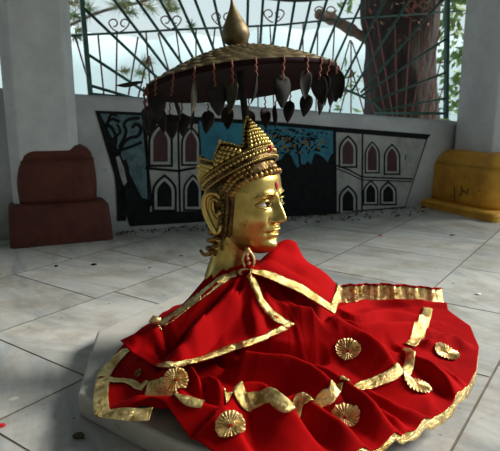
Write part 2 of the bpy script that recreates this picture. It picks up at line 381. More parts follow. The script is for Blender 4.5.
for i, x in enumerate(xs): sky_poly.append((x, 154+5*math.sin(i*.9)*RNG.rand()+7*(RNG.rand()**2)+(6 if 292 < x < 312 else 0)))
sk = paint('painted_sky', [sky_poly], M['muralblue'], mur, 1)
dab = []; dab2 = []
for i in range(300):
    a = RNG.rand()*2*PI; r_ = RNG.rand()**.6; x = 292+44*r_*math.cos(a); y = 139+15*r_*math.sin(a)
    if not (202 < x < 333 and 123+(x-200)*.07 < y < 158): continue
    s = 1.0+1.6*RNG.rand(); a2 = RNG.rand()*PI
    q = [(x+s*math.cos(a2), y+s*math.sin(a2)*.8), (x-s*.5*math.sin(a2), y+s*.5*math.cos(a2)), (x-s*math.cos(a2), y-s*math.sin(a2)*.8), (x+s*.5*math.sin(a2), y-s*.5*math.cos(a2))]
    (dab2 if RNG.rand() < .22 else dab).append(q)
dab += line(catmull([(300, 165), (298, 150), (290, 140), (278, 136)], 12), 2.5)+line(catmull([(298, 152), (306, 142), (318, 138)], 10), 1.8)
paint('painted_foliage', dab, M['black'], sk, 2); tag(paint('painted_fruit', dab2, M['muralleaf'], sk, 3), kind='stuff')

# ------------------------------------------------------------------ green sunburst railing standing on the parapet
rail = empty('sunburst_railing', wp(wall_s(265), wall_top(wall_s(265)), .06), 'green painted metal railing with sunburst bars on top of the parapet', 'railing', kind='thing')
RO = .06
def ow(x, y, o=RO): return tuple(onwall(x, y, o))
def bar(p0, p1, r, name, m, parent, o=RO, ext=0.0, n=8):
    a, b = np.array(ow(*p0, o)), np.array(ow(*p1, o)); b2 = a+(b-a)*(1+ext)
    return MB().tube([a, b2], r, n).build(name, m, parent)
def squarebar(p0, p1, w, name):
    a, b = np.array(ow(*p0)), np.array(ow(*p1)); d = (b-a)/np.linalg.norm(b-a); c = WN3*w/2; e = np.cross(d, WN3)*w/2
    mb = MB(); mb.prism([a+c+e, a-c+e, a-c-e, a+c-e], b-a); return mb.build(name, M['green'], rail, smooth=False)
squarebar((90.5, 96), (80, -20), .022, 'post'); squarebar((446, 118.5), (447.5, -20), .024, 'post')
squarebar((89, 93.5), (160, 100.5), .012, 'bottom_rail'); squarebar((375, 113.2), (447, 113.4), .016, 'bottom_rail')
def hub(u): return (265+117*math.cos(u), 118-40*math.sin(u)-8*math.cos(u)*-1*0)
arcpts = [ow(265+117*math.cos(u), 119-40*math.sin(u)-((-math.cos(u))*9 if math.cos(u) < 0 else -0)) for u in np.linspace(-.02, PI, 40)]
MB().tube(arcpts, .008, 8).build('hub_arc', M['green'], rail)
rays = [((382, 110.5), (447, 98)), ((371, 102), (447, 72)), ((361, 96), (447, 38)), ((352, 91), (409, 0)), ((341, 84.5), (385, 0)), ((361, 92.5), (442, 0)),
        ((326, 81), (363, 0)), ((312, 79), (346, 0)), ((302, 79), (327, 0)), ((293, 79), (311, 0)), ((282, 79), (295, 0)), ((268, 79), (279, 0)), ((258, 79), (263, 0)), ((246, 79), (248, 0)), ((232, 79), (214, 0)),
        ((225, 79), (195, 0)), ((214, 79), (179, 0)), ((205, 79), (160, 0)), ((195, 82), (137, 0)), ((178, 84), (114, 0)), ((166, 86), (84, 8)), ((150, 95), (89, 55)), ((150, 103), (92, 86))]
for a, b in rays:
    ext = .25 if b[1] <= 0 else 0.0
    bar(a, b, .0072, 'ray_bar', M['green'], rail, ext=ext)

# ------------------------------------------------------------------ red oxide fence farther back
fen = empty('scroll_fence', wp(wall_s(265), .3, .8), 'thin red bar fence with curled scrolls behind the green railing', 'fence', kind='thing')
FO = .8
MB().tube([ow(60, 36, FO), ow(130, 32.5, FO), ow(170, 30, FO), ow(280, 25, FO), ow(330, 20, FO), ow(460, 11, FO)], .007, 8).build('top_rail', M['green'], fen)
fb = [((75, 36), (88, 80)), ((98, 35), (104, 96)), ((117, 33), (116, 98)), ((138, 37), (128, 98)), ((146, 32), (151, 100)), ((158, 33), (171, 78)), ((148, 56), (138, 98)), ((149, 56), (160, 98)), ((176, 30), (184, 90)), ((196, 29), (196, 90)), ((215, 28), (208, 90)), ((258, 26), (258, 110)), ((270, 26), (274, 110)),
      ((303, 23), (303, 100)), ((350, 40), (329, 112)), ((351, 40), (351, 112)), ((352, 42), (374, 112)), ((351, 70), (340, 113)), ((352, 70), (364, 113)), ((318, 22), (316, 108)), ((335, 20), (330, 110)),
      ((377, 20), (392, 112)), ((395, 26), (397, 113)), ((411, 18), (405, 113)), ((431, 18), (412, 113)), ((440, 30), (420, 114)), ((441, 60), (428, 114)), ((366, 20), (385, 112)), ((446, 80), (434, 114))]
for a, b in fb: bar(a, b, .0055, 'fence_bar', M['rust'], fen, FO, ext=.15, n=6)
for k, x in enumerate((119, 171, 222, 274, 325, 418)):
    yr = 36-(x-67)*.061
    for sgn in (-1, 1):
        pts = []
        for t in np.linspace(0, 1, 26):
            if t < .4:
                u = t/.4; pts.append((x+sgn*(1+9*u), yr-1-6*u*u-1.5*u))
            else:
                u = (t-.4)/.6; a = -0.2-u*1.5*PI; r_ = 5.5*(1-.55*u)
                pts.append((x+sgn*(5.2+r_*math.cos(a)*.95), yr-9.0+r_*math.sin(a)))
        MB().tube([ow(px, py, FO) for px, py in pts], .0045, 6).build('scroll', M['rust'], fen)

# ------------------------------------------------------------------ trees and hillside behind
def bark_tube(mb, pts, rad, n=28, amp=.12):
    P = catmull(pts, 30); R_ = np.interp(np.linspace(0, 1, 30), np.linspace(0, 1, len(rad)), rad); rows_ = []
    for i, q in enumerate(P):
        rows_.append([(q[0]+R_[i]*(1+amp*noise.noise((math.cos(2*PI*j/n)*2.5, math.sin(2*PI*j/n)*2.5, i*.25)))*math.cos(2*PI*j/n), q[1]+R_[i]*(1+amp*noise.noise((math.cos(2*PI*j/n)*2.5, math.sin(2*PI*j/n)*2.5, i*.25)))*math.sin(2*PI*j/n), q[2]) for j in range(n)])
    return mb.grid(np.array(rows_), closev=True)
TY = 5.6
tp = [ony(402, 175, TY), ony(401, 110, TY), ony(399, 60, TY), ony(400, 10, TY), ony(402, -60, TY), ony(404, -160, TY)]
tre = empty('tree', (tp[0][0], TY, -.4), 'thick dark tree trunk behind the railing beside the right pillar', 'tree', kind='thing')
pxm = TY/552
mb = MB(); bark_tube(mb, tp, [40*pxm, 35*pxm, 34*pxm, 37*pxm, 36*pxm, 34*pxm]); mb.build('trunk', M['bark'], tre)
MB().tube(catmull([ony(372, 42, TY), ony(358, 34, TY-.1), ony(343, 25, TY-.3), ony(330, 18, TY-.4), ony(318, 14, TY-.5)], 18), [.06, .055, .05, .048, .046, .045]*3, 10).build('branch', M['branch'], tre)
MB().tube(catmull([ony(366, -6, TY), ony(330, -4, TY-.2), ony(290, -2, TY-.4), ony(240, -8, TY-.4)], 18), .035, 8).build('branch', M['bark'], tre)
def leaves(mb, c, spread, n, size):
    for i in range(n):
        q = np.array(c)+RNG.randn(3)*spread; u = RNG.randn(3); u /= np.linalg.norm(u); w = np.cross(u, RNG.randn(3)); w /= np.linalg.norm(w); s = size*(.6+.8*RNG.rand())
        nn = np.cross(u, w)*s*.15
        mb.add([q-u*s, q-w*s*.4+nn, q+u*s, q+w*s*.4+nn], [(0, 1, 2), (0, 2, 3)])
mb = MB()
for c, s, n in ((ony(452, 12, 6.2), (.07, .2, .16), 110), (ony(458, 60, 6.2), (.06, .2, .2), 110), (ony(454, 100, 6.2), (.07, .2, .15), 90), (ony(352, 2, 6.4), (.12, .2, .05), 30), (ony(345, 85, 6.8), (.10, .2, .14), 36)): leaves(mb, c, s, n, .06)
tag(mb.build('foliage', M['leafgreen'], tre), 'bright green leaves')
mb = MB(); leaves(mb, ony(418, 6, 5.15), (.10, .05, .10), 60, .035); leaves(mb, ony(385, 30, 5.15), (.08, .05, .12), 14, .03)
tag(mb.build('creeper', M['redleaf'], tre), 'reddish creeper leaves on the bark')
# pine sprays at the left
pin = empty('pine_tree', tuple(ony(120, 170, 7.5)), 'blurred pine with brown and green needle sprays behind the left of the railing', 'tree', kind='thing')
tw = MB(); nd = MB()
for c, sp, n in (((74, 14), .55, 5), ((72, 34), .4, 3), ((140, -4), .6, 4), ((172, 2), .4, 2), ((118, 8), .35, 2), ((147, 70), .4, 2), ((178, 40), .3, 1), ((110, 62), .3, 1)):
    for k in range(n):
        b = ony(c[0]+RNG.randn()*7, c[1]+RNG.randn()*6, 7.5+RNG.randn()*.2); d = RNG.randn(3); d[2] = abs(d[2])*.4-.3; d /= np.linalg.norm(d)
        tw.tube([b, b+d*sp*.4], .006, 5)
        for j in range(70):
            e = d*.8+RNG.randn(3)*.75; e /= np.linalg.norm(e); q = b+d*sp*.4*RNG.rand(); w = np.cross(e, FW); w = w/np.linalg.norm(w)*.005
            nd.add([q-w, q+w, q+e*sp*.35], [(0, 1, 2)])
tw.tube(catmull([ony(60, 30, 7.6), ony(100, 12, 7.5), ony(140, 2, 7.5), ony(185, -14, 7.5)], 12), .02, 6)
tw.tube(catmull([ony(50, 300, 7.9), ony(48, 100, 7.8), ony(50, -150, 7.8)], 12), .08, 8)
tw.build('branch', M['branch'], pin); nd.build('needles', M['needle'], pin)
# far hazy hillside
P = []
for i in range(60):
    x = -160+320*i/59; hh = 26+10*noise.noise((x*.02, 3, 0))+4*noise.noise((x*.07, 5, 0))
    P.append([(x, 130-30*0, -40), (x, 140, hh*.45), (x, 165, hh*.8), (x, 190, hh)])
tag(MB().grid(np.array(P)).build('hillside', M['hill']), 'pale hazy hillside far across the valley', 'hill', kind='structure')

# ================================================================== THE STATUE
# ---- low marble plinth
BY = 1.2
PZ = .05
PC = np.array([.10, 1.235])
pv = [onz(77, 393, PZ)[:2], onz(97, 331, PZ)[:2], onz(186, 290, PZ)[:2]]
cfull = [tuple(q) for q in pv]+[(.10, 1.62), (.30, 1.50), (.40, 1.33), (.40, 1.12), (.32, .94), (.16, .785), (-.06, .79), (-.13, .82)]
cfull = cfull[::-1]
mb = MB(); mb.prism([(x, y, -.002) for x, y in cfull], (0, 0, PZ+.002))
pl = mb.build('plinth', M['plinth'], smooth=False); bevel(pl, .008, 3)
tag(pl, 'low pale marble slab under the red cloth', 'plinth')

# ---- skirt cloth: a draped height surface over the plinth
B2 = onz(243, 345, PZ)[:2]
PR = np.array([0, .05, .09, .15, .20, .26, .33, .42, .60]); PRZ = np.array([.262, .250, .218, .150, .112, .088, .072, .060, .055])
def basez(x, y):
    dx = x-B2[0]; dy = y-B2[1]
    r = np.sqrt((dx*np.where(dx > 0, .86, 1.12))**2+(dy*np.where(dy > 0, 1.2, 1.0))**2)
    z = np.interp(r, PR, PRZ)
    return z
def march(fn, px, py):
    px = np.atleast_1d(np.asarray(px, float)); py = np.atleast_1d(np.asarray(py, float)); out = np.zeros((len(px), 3))
    ts = np.linspace(.55, 2.0, 1000)
    for c0 in range(0, len(px), 400):
        a = px[c0:c0+400]; q = py[c0:c0+400]
        D = RT[None]*((a-250)/FPX)[:, None]+UP[None]*((225.5-q)/FPX)[:, None]+FW[None]
        Q = EYE+ts[None, :, None]*D[:, None, :]; h = Q[..., 2]-fn(Q[..., 0], Q[..., 1]); neg = h < 0
        k = np.argmax(neg, 1); hit = neg.any(1); k = np.where(hit, np.maximum(k, 1), np.maximum(np.argmin(h, 1), 1)); r = np.arange(len(a))
        u = np.where(hit, np.clip(h[r, k-1]/(h[r, k-1]-h[r, k]+1e-12), 0, 1), 1.0)[:, None]
        out[c0:c0+400] = Q[r, k-1]*(1-u)+Q[r, k]*u
    return out
class HF:       # height function sampled on a fine grid
    def __init__(s, fn, x0=-.62, x1=.86, y0=.55, y1=1.75, n=.002):
        s.x0, s.y0, s.n = x0, y0, n; s.xs = np.arange(x0, x1, n); s.ys = np.arange(y0, y1, n)
        Xg, Yg = np.meshgrid(s.xs, s.ys, indexing='ij'); s.z = fn(Xg, Yg)
    def __call__(s, x, y):
        x = np.asarray(x, float); y = np.asarray(y, float)
        u = np.clip((x-s.x0)/s.n, 0, len(s.xs)-1.001); v = np.clip((y-s.y0)/s.n, 0, len(s.ys)-1.001); i = u.astype(int); j = v.astype(int); u = u-i; v = v-j
        z = s.z
        return z[i, j]*(1-u)*(1-v)+z[i+1, j]*u*(1-v)+z[i, j+1]*(1-u)*v+z[i+1, j+1]*u*v
def seg_dist(x, y, pl):
    best = np.full(x.shape, 9.0); par = np.zeros(x.shape); sd = np.zeros(x.shape); n = len(pl)-1
    L_ = np.r_[0, np.cumsum(np.linalg.norm(np.diff(pl, axis=0), axis=1))]
    for i in range(n):
        a = pl[i]; b = pl[i+1]; d = b-a; l2 = d @ d+1e-12
        t = np.clip(((x-a[0])*d[0]+(y-a[1])*d[1])/l2, 0, 1); ex = x-a[0]-t*d[0]; ey = y-a[1]-t*d[1]; q = np.sqrt(ex*ex+ey*ey)
        m = q < best; best = np.where(m, q, best); par = np.where(m, (L_[i]+t*(L_[i+1]-L_[i]))/L_[-1], par)
        sd = np.where(m, np.sign(d[0]*ey-d[1]*ex), sd)
    return best, par, sd
# folds: crest (or valley) traced in the photo, height, width on the far / near side, taper at start / end
FOLDS = [
 ([(262, 283), (290, 296), (312, 309), (350, 327), (380, 344), (397, 357), (430, 378)], .040, .050, .085, .9, .1),
 ([(340, 304), (358, 314), (384, 311), (415, 311), (440, 312)], .024, .030, .030, .4, .2),
 ([(338, 312), (360, 323), (384, 325), (415, 323), (450, 325)], .024, .034, .026, .4, .2),
 ([(414, 352), (431, 362), (453, 383), (464, 393)], .020, .060, .020, .3, .1),
 ([(440, 365), (453, 376), (470, 386)], .012, .030, .018, .2, .3),
 ([(430, 340), (455, 338), (476, 344)], .014, .040, .040, .2, .2),
 ([(290, 347), (301, 354), (327, 370), (351, 387), (400, 419), (420, 428)], .030, .022, .050, .5, .1),
 ([(246, 349), (270, 355), (293, 360), (317, 372), (335, 383), (362, 402)], .036, .020, .055, .2, .1),
 ([(216, 404), (227, 399), (240, 387), (261, 387), (272, 394), (284, 402), (300, 412), (330, 428)], .040, .024, .100, .3, .1),
 ([(286, 396), (301, 394), (317, 408), (345, 424), (380, 440)], .026, .018, .050, .2, .1),
 ([(370, 388), (393, 404), (420, 412), (442, 415)], .014, .022, .026, .3, .2),
 ([(372, 406), (392, 418), (410, 426)], .012, .018, .024, .3, .2),
 ([(140, 393), (160, 396), (180, 399), (204, 405), (222, 412), (240, 430), (256, 456)], .026, .020, .090, .2, .2),
 ([(136, 357), (150, 366), (166, 379), (186, 394), (206, 402)], .017, .040, .030, .2, .2),
 ([(156, 370), (172, 371), (190, 376)], .030, .024, .055, .3, .3),
 ([(188, 364), (196, 376), (204, 388)], .026, .014, .014, .2, 0),
 ([(202, 374), (216, 381), (228, 388)], .024, .014, .018, .3, 0),
 ([(270, 290), (285, 305), (296, 325), (304, 345)], .016, .020, .020, .6, .3),
 ([(330, 304), (365, 301), (405, 301), (446, 302)], .012, .016, .020, .5, .8),
 ([(232, 352), (240, 370), (262, 379), (292, 386), (318, 388)], -.045, .030, .026, .3, .2),
 ([(212, 366), (222, 378), (236, 385)], -.026, .016, .014, .3, .3),
 ([(303, 318), (317, 345), (330, 358)], -.020, .018, .018, .3, .2),
 ([(390, 352), (400, 358)], -.012, .022, .022, .3, .3),
 ([(164, 368), (176, 374)], -.010, .012, .012, .2, .2),
]
FP = []; FA = 1.55
for pl_, a, wl, wr, ts_, te_ in FOLDS:
    q = march(lambda x, y: basez(x, y)+a*FA*.9, [k[0] for k in pl_], [k[1] for k in pl_])[:, :2]
    FP.append((catmull(q, 24), a*FA, wl*.62, wr*.70, ts_, te_))
# outline of the skirt in plan
HEM = [(443, 291, .085), (449, 305, .075), (470, 325, .062), (479, 348, .058), (476, 372, .055), (466, 392, .054), (442, 416, .054), (412, 434, .055), (378, 450, .056), (330, 468, .056), (270, 472, .056), (226, 466, .056),
       (196, 450, .056), (166, 425, .056), (152, 419, .056), (120, 420, .056), (97, 419, .056), (97, 385, .057), (113, 362, .058), (128, 347, .060), (150, 330, .07)]
hp = np.array([onz(a, b, c)[:2] for a, b, c in HEM]+[(-.20, 1.42), (-.06, 1.50), (.12, 1.50), (.30, 1.475)])
HC = np.array([.10, 1.17])
def polar(q): return np.arctan2(q[:, 1]-HC[1], q[:, 0]-HC[0]), np.hypot(q[:, 0]-HC[0], q[:, 1]-HC[1])
hth, hr = polar(linres(np.r_[hp, hp[:1]], 500)); o_ = np.argsort(hth); hth = hth[o_]; hr = hr[o_]
def hemR(th):
    th = (th+PI) % (2*PI)-PI
    return np.interp(th, np.r_[hth-2*PI, hth, hth+2*PI], np.r_[hr, hr, hr])
def wrinkle(x, y, s, seed):
    """soft crumple lines, stretched along the radius"""
    th = np.arctan2(y-B2[1], x-B2[0]); r = np.hypot(x-B2[0], y-B2[1]); z = 0*x
    rs = np.random.RandomState(seed)
    for k in range(5):
        f1 = rs.uniform(7, 20); f2 = rs.uniform(8, 26); p1 = rs.uniform(0, 6); p2 = rs.uniform(0, 6)
        z = z+(1-np.abs(np.sin(th*f1/2+p1+1.6*np.sin(r*f2+p2))))**2/5
    return z*s
def tent(d, w):
    e = .007; u = np.clip((np.sqrt(d*d+e*e)-e)/w, 0, 1); return (1-u)**1.25*(1-.15*u)
def skirtz0(x, y):
    x = np.asarray(x, float); y = np.asarray(y, float); z = basez(x, y); hi = np.zeros(x.shape); lo = np.zeros(x.shape)
    for pl_, a, wl, wr, ts_, te_ in FP:
        d, t, sd = seg_dist(x, y, pl_); w_ = np.where(sd > 0, wl, wr)
        tap = (1-ts_*(1-sstep(0, .35, t)))*(1-(1-te_)*sstep(.6, 1, t))
        g_ = tent(d, w_)*abs(a)*tap
        if a > 0: hi = hi+g_**8
        else: lo = np.maximum(lo, g_)
    z = z+hi**.125-lo
    rr = np.hypot(x-HC[0], y-HC[1]); th = np.arctan2(y-HC[1], x-HC[0]); e = rr/hemR(th)
    z = z + .0012*np.sin(th*23+3*np.sin(th*5))*sstep(.6, 1, e)*sstep(0, .3, rr)
    near = np.hypot(x-B2[0], y-B2[1])
    z = z+.007*np.sin(np.arctan2(y-B2[1], x-B2[0])*17+1.3)*sstep(.03, .07, near)*(1-sstep(.12, .2, near))
    z = z+wrinkle(x, y, .010, 3)*sstep(.05, .15, near)*(1-.6*sstep(.8, 1, e))
    zmin = PZ+.006
    return zmin+np.where(z-zmin > .008, z-zmin, .008*np.exp(np.minimum((z-zmin-.008)/.008, 0)))
skirtz = HF(skirtz0)
NT, NR = 640, 210
th = np.linspace(-PI, PI, NT, endpoint=False); rr = np.linspace(.004, 1, NR)
TH_, RR_ = np.meshgrid(th, rr, indexing='ij'); X = HC[0]+np.cos(TH_)*RR_*hemR(TH_); Y = HC[1]+np.sin(TH_)*RR_*hemR(TH_)
Z = skirtz(X, Y)
skirt = empty('skirt_cloth', (HC[0], HC[1], PZ), 'large red cloth with gold stripes and gold rosettes spread over the marble slab', 'cloth')
G = np.stack([X, Y, Z], 2)
mb = MB().grid(G, closeu=True)
fab = mb.build('fabric', M['red'], skirt); solid(fab, .003)
def skirtn(x, y):
    e = .004; return Vector((-(skirtz(x+e, y)-skirtz(x-e, y))/(2*e), -(skirtz(x, y+e)-skirtz(x, y-e))/(2*e), 1)).normalized()
def lift(P, fn, d):
    e = .003; x, y = P[..., 0], P[..., 1]
    nx = -(fn(x+e, y)-fn(x-e, y))/(2*e); ny = -(fn(x, y+e)-fn(x, y-e))/(2*e); n = np.stack([nx, ny, np.ones_like(nx)], -1); n /= np.linalg.norm(n, axis=-1, keepdims=True)
    return P+n*d
def strip(pxs, w, fn, name, m, parent, nl=130, na=11, h=.0035):
    """ribbon sewn on the surface fn: centre line in plan from pixels, real width w in metres"""
    c = march(fn, [q[0] for q in pxs], [q[1] for q in pxs])[:, :2]
    c = linres(catmull(c, 160), nl); c = np.stack([np.convolve(np.pad(c[:, i], 3, 'edge'), np.ones(7)/7, 'valid') for i in (0, 1)], 1); t = np.gradient(c, axis=0); t /= np.linalg.norm(t, axis=1)[:, None]+1e-9
    n = np.stack([-t[:, 1], t[:, 0]], 1); rows_ = []
    for j in range(na):
        o = (j/(na-1)-.5)*w; q = c+n*o; z = fn(q[:, 0], q[:, 1]); P = np.c_[q, z]
        P = P+np.array([0, 0, 1.0])*((h+(.0018*RNG.rand(nl) if 0 < j < na-1 else np.zeros(nl)))[:, None]); rows_.append(P)
    P = np.array(rows_).transpose(1, 0, 2)
    o = MB().grid(P).build(name, m, parent); solid(o, .001, 0); return o
gs = [
 ([(146, 391), (165, 393), (186, 398), (204, 403)], .022),
 ([(228, 394), (241, 399), (252, 402), (262, 400), (271, 395), (279, 402), (290, 405), (300, 399), (308, 400), (320, 402), (329, 400), (334, 392), (338, 384)], .020),
 ([(343, 384), (360, 388), (375, 384), (400, 370), (410, 357), (406, 349)], .020),
 ([(428, 309), (420, 328), (409, 347)], .026),
]
for q, w_ in gs: strip(q, w_, skirtz, 'gold_stripe', M['gold'], skirt)
for q, w_ in [([(128, 350), (115, 362), (103, 379)], .030), ([(103, 379), (101, 398), (102, 416)], .028), ([(100, 415), (125, 416), (152, 416)], .020), ([(106, 381), (122, 382), (134, 385), (146, 388)], .016)]:
    strip(q, w_, skirtz, 'hem_ribbon', M['gold'], skirt, nl=50)
bp_ = []
for x_ in np.linspace(336, 444, 70):
    P_ = onz(x_, 303, .066); yt_ = np.interp(x_, [336, 350, 385, 410, 444], [289, 286.5, 285.5, 287.5, 291]); hgt = (303-yt_)*P_[1]/552*1.03; w_ = .004*math.sin(x_*.33)+.003*math.sin(x_*.81)
    bp_.append([(P_[0], P_[1]+.020*u+w_*u, P_[2]-.006+(hgt+.006)*u+.0012*RNG.rand()) for u in np.linspace(0, 1, 7)])
o = MB().grid(np.array(bp_)).build('hem_ribbon', M['gold'], skirt); solid(o, .002, 0); tag(o, 'gold hem standing up at the back right')
o = MB().grid(np.array([[(q[0]+.001, q[1]+.003, q[2]+.001), (q[0], q[1]-.001, q[2]+.005), (q[0], q[1]-.003, q[2]+.0005)] for q in [r[-1] for r in bp_]])).build('hem_piping', M['red'], skirt)
# gold facing that shows under the hem at the right
hd = []
for a in np.linspace(math.radians(-80), math.radians(24), 80):
    R_ = hemR(a)-.003; hd.append([(HC[0]+math.cos(a)*(R_+k*.0012), HC[1]+math.sin(a)*(R_+k*.0012), float(skirtz(HC[0]+math.cos(a)*R_, HC[1]+math.sin(a)*R_))-.003-k*.0062*math.sin(PI*min(1, max(0, (a+1.4)/1.83)))**.5+.001*math.sin(a*60+k)) for k in range(5)])
o = MB().grid(np.array(hd)).build('hem_facing', M['gold'], skirt); solid(o, .0015); tag(o, 'gold facing under the hem')
# gold rosettes
def rosette(px, py, r, fn=None, tilt=.35):
    fn = fn or skirtz; P = march(fn, [px], [py])[0]; e = .012
    n = Vector((-(fn(P[0]+e, P[1])-fn(P[0]-e, P[1]))/(2*e), -(fn(P[0], P[1]+e)-fn(P[0], P[1]-e))/(2*e), 1)); n.normalize()
    if tilt < 0: n = (n*.35+Vector((0, 0, .65))).normalized()
    elif tilt: n = (n*(1-tilt)+Vector(EYE-P).normalized()*tilt).normalized()
    u = n.orthogonal().normalized(); v_ = n.cross(u); K = 44; mb = MB(); rows_ = []
    for i, q in enumerate((.12, .3, .6, .9, 1.0)):
        rw = []
        for j in range(K):
            a = 2*PI*j/K; hgt = (.0022 if j % 2 else -.0010)*min(1, q*1.5)+.0035; jj = 1+.03*math.sin(j*1.7+px)
            V_ = Vector(P)+(u*math.cos(a)+v_*math.sin(a))*r*q*jj+n*(hgt-(.002 if q == 1 else 0))
            V_.z = max(V_.z, float(fn(V_.x, V_.y))+hgt+.001); rw.append(tuple(V_))
        rows_.append(rw)
    mb.grid(np.array(rows_), closev=True)
    o = mb.build('rosette', M['goldpale'], skirt, smooth=False); solid(o, .001, 0)
    cc = Vector(P)+n*.0045; cc.z = max(cc.z, float(fn(cc.x, cc.y))+.004)
    if r > .015: MB().ball(cc, (.0030, .0030, .002), 10, 6).build('rosette_centre', M['red'], o)
for a in [(230.5, 426, .0245, None, .5), (345, 418, .0245, None, .5), (348, 351, .0255, None, .45), (417, 386, .0265, None, -1), (447, 355, .0265, None, -1), (176, 380, .023, None, .45), (139, 374, .008, None, .3)]: rosette(*a)

# ---- cape tied at the neck: left front panel
C1R = np.array([0, .05, .09, .15, .20, .26, .33, .42]); C1Z = np.array([.272, .262, .236, .178, .146, .122, .108, .09])
CF = []
def capebase(x, y):
    r = np.hypot(x-B2[0], y-B2[1]); return np.interp(r, C1R, C1Z)
for pl_, a, wl, wr in [([(244, 277), (236, 290), (231, 301), (214, 318), (196, 340), (180, 356)], .024, .022, .030), ([(240, 277), (228, 296), (212, 311), (192, 336), (172, 360)], -.022, .012, .012), ([(246, 279), (241, 293), (234, 305)], -.016, .008, .008),
                       ([(249, 282), (252, 305), (258, 330)], .012, .016, .016), ([(252, 282), (262, 306), (278, 322)], .012, .014, .012), ([(240, 275), (200, 303), (165, 327)], .010, .016, .014),
                       ([(122, 340), (138, 331), (155, 326)], .026, .030, .040), ([(158, 328), (165, 343), (174, 355)], -.022, .010, .012), ([(152, 350), (172, 364)], -.012, .010, .012), ([(206, 330), (196, 348)], .010, .02, .02)]:
    q = march(lambda x, y: capebase(x, y)+a*.8, [k[0] for k in pl_], [k[1] for k in pl_])[:, :2]; CF.append((catmull(q, 20), a, wl, wr))
def capez0(x, y):
    x = np.asarray(x, float); y = np.asarray(y, float); z = capebase(x, y)
    for pl_, a, wl, wr in CF:
        d, t, sd = seg_dist(x, y, pl_); z = z+tent(d, np.where(sd > 0, wl, wr))*a*1.4*(.35+.65*sstep(0, .3, t))
    r = np.hypot(x-B2[0], y-B2[1])
    return np.maximum(z+wrinkle(x, y, .012, 8)*sstep(.03, .1, r), skirtz(x, y)+.007)
capez = HF(capez0)
cape = empty('cape', (B2[0], B2[1], .2), 'red cape with gold edging knotted at the neck of the brass head', 'cape')
eA = catmull([(246, 270), (222, 279), (196, 298), (172, 317), (153, 329), (135, 334), (121, 341)], 40)
eC = catmull([(250, 272), (256, 286), (263, 302), (276, 315), (293, 325)], 40)
hemc = catmull([(121, 341), (132, 353), (143, 360), (157, 367), (180, 366), (205, 361), (230, 352), (262, 341), (293, 325)], 81)
NS, NTT = 81, 40; PXG = np.zeros((NS, NTT, 2))
for i in range(NS):
    s_ = i/(NS-1)
    for j in range(NTT):
        t_ = j/(NTT-1)
        top = eA[0]*(1-s_)+eC[0]*s_
        c_ = (eA[j]*(1-s_)+eC[j]*s_)+(top*(1-t_)+hemc[i]*t_)-((eA[0]*(1-s_)+eC[0]*s_)*(1-t_)+(eA[-1]*(1-s_)+eC[-1]*s_)*t_)
        PXG[i, j] = c_
P1 = march(capez, PXG[..., 0].ravel(), PXG[..., 1].ravel()).reshape(NS, NTT, 3)
ff_ = MB().grid(P1).build('front_panel', M['red'], cape); solid(ff_, .0025)
def band(G_, name, m, parent, h=.0035, jit=.0010):
    G_ = lift(G_, capez, h); G_[..., 2] = np.maximum(G_[..., 2], capez(G_[..., 0], G_[..., 1])+h*.7); G_ = G_+RNG.randn(*G_.shape)*jit*.5; o = MB().grid(G_).build(name, m, parent); solid(o, .0012, 0); return o
def edgeband(edge_px, inn_px, n=70, k=4):
    E_ = march(capez, linres(edge_px, n)[:, 0], linres(edge_px, n)[:, 1]); I_ = march(capez, linres(inn_px, n)[:, 0], linres(inn_px, n)[:, 1])
    G_ = np.array([E_*(1-u)+I_*u for u in np.linspace(0, 1, k)]).transpose(1, 0, 2); G_[..., 2] = np.maximum(G_[..., 2], capez(G_[..., 0], G_[..., 1])); return G_
band(edgeband(catmull([(246, 268), (222, 277), (196, 296), (172, 315), (154, 325)], 30), catmull([(245, 273), (223, 284), (200, 301), (178, 318), (160, 331)], 30)), 'gold_edging', M['gold'], cape)
band(edgeband(catmull([(251, 272), (258, 288), (264, 302), (277, 315), (295, 325)], 30), catmull([(247, 275), (253, 290), (260, 306), (272, 319), (286, 327)], 30)), 'gold_edging', M['gold'], cape)
band(edgeband(catmull([(157, 368), (180, 367), (205, 361.5), (230, 353), (262, 342), (295, 325)], 40), catmull([(157, 365), (180, 361), (205, 355.5), (230, 346), (260, 336), (284, 325)], 40)), 'gold_edging', M['gold'], cape)
# curled end of the edging
q = march(capez, [153], [324])[0]
MB().tube([q+np.array([-.004, 0, .004]), q+np.array([.004, -.004, .012]), q+np.array([.012, -.004, .010]), q+np.array([.012, -.004, .002])], [.006, .009, .008, .006], 8).build('edging_roll', M['goldpale'], cape)

# ---- cape: far shoulder panel, raised to a collar beside the chin
def ctrl(rows_): return [np.array([ony(x, y, d) for x, y, d in r]) for r in rows_]
rows2 = ctrl([
 [(250, 273, 1.120), (264, 277, 1.118), (282, 285, 1.115), (300, 293, 1.115), (318, 304, 1.115), (334, 314, 1.12)],
 [(252, 268, 1.135), (268, 268, 1.135), (288, 275, 1.14), (306, 282, 1.14), (322, 292, 1.145), (337, 304, 1.15)],
 [(256, 264, 1.165), (272, 258, 1.165), (292, 266, 1.175), (310, 272, 1.18), (326, 281, 1.19), (340, 296, 1.19)],
 [(260, 260, 1.20), (276, 250, 1.20), (292, 256, 1.205), (308, 264, 1.225), (326, 274, 1.23), (341, 290, 1.225)],
 [(266, 258, 1.24), (281, 242, 1.235), (295, 241, 1.235), (303, 258, 1.26), (324, 273, 1.28), (340, 289, 1.26)],
 [(262, 262, 1.29), (278, 252, 1.30), (294, 246, 1.28), (305, 262, 1.31), (322, 280, 1.33), (338, 294, 1.30)],
 [(255, 275, 1.32), (275, 275, 1.34), (296, 272, 1.34), (308, 286, 1.36), (322, 296, 1.37), (336, 302, 1.33)],
])
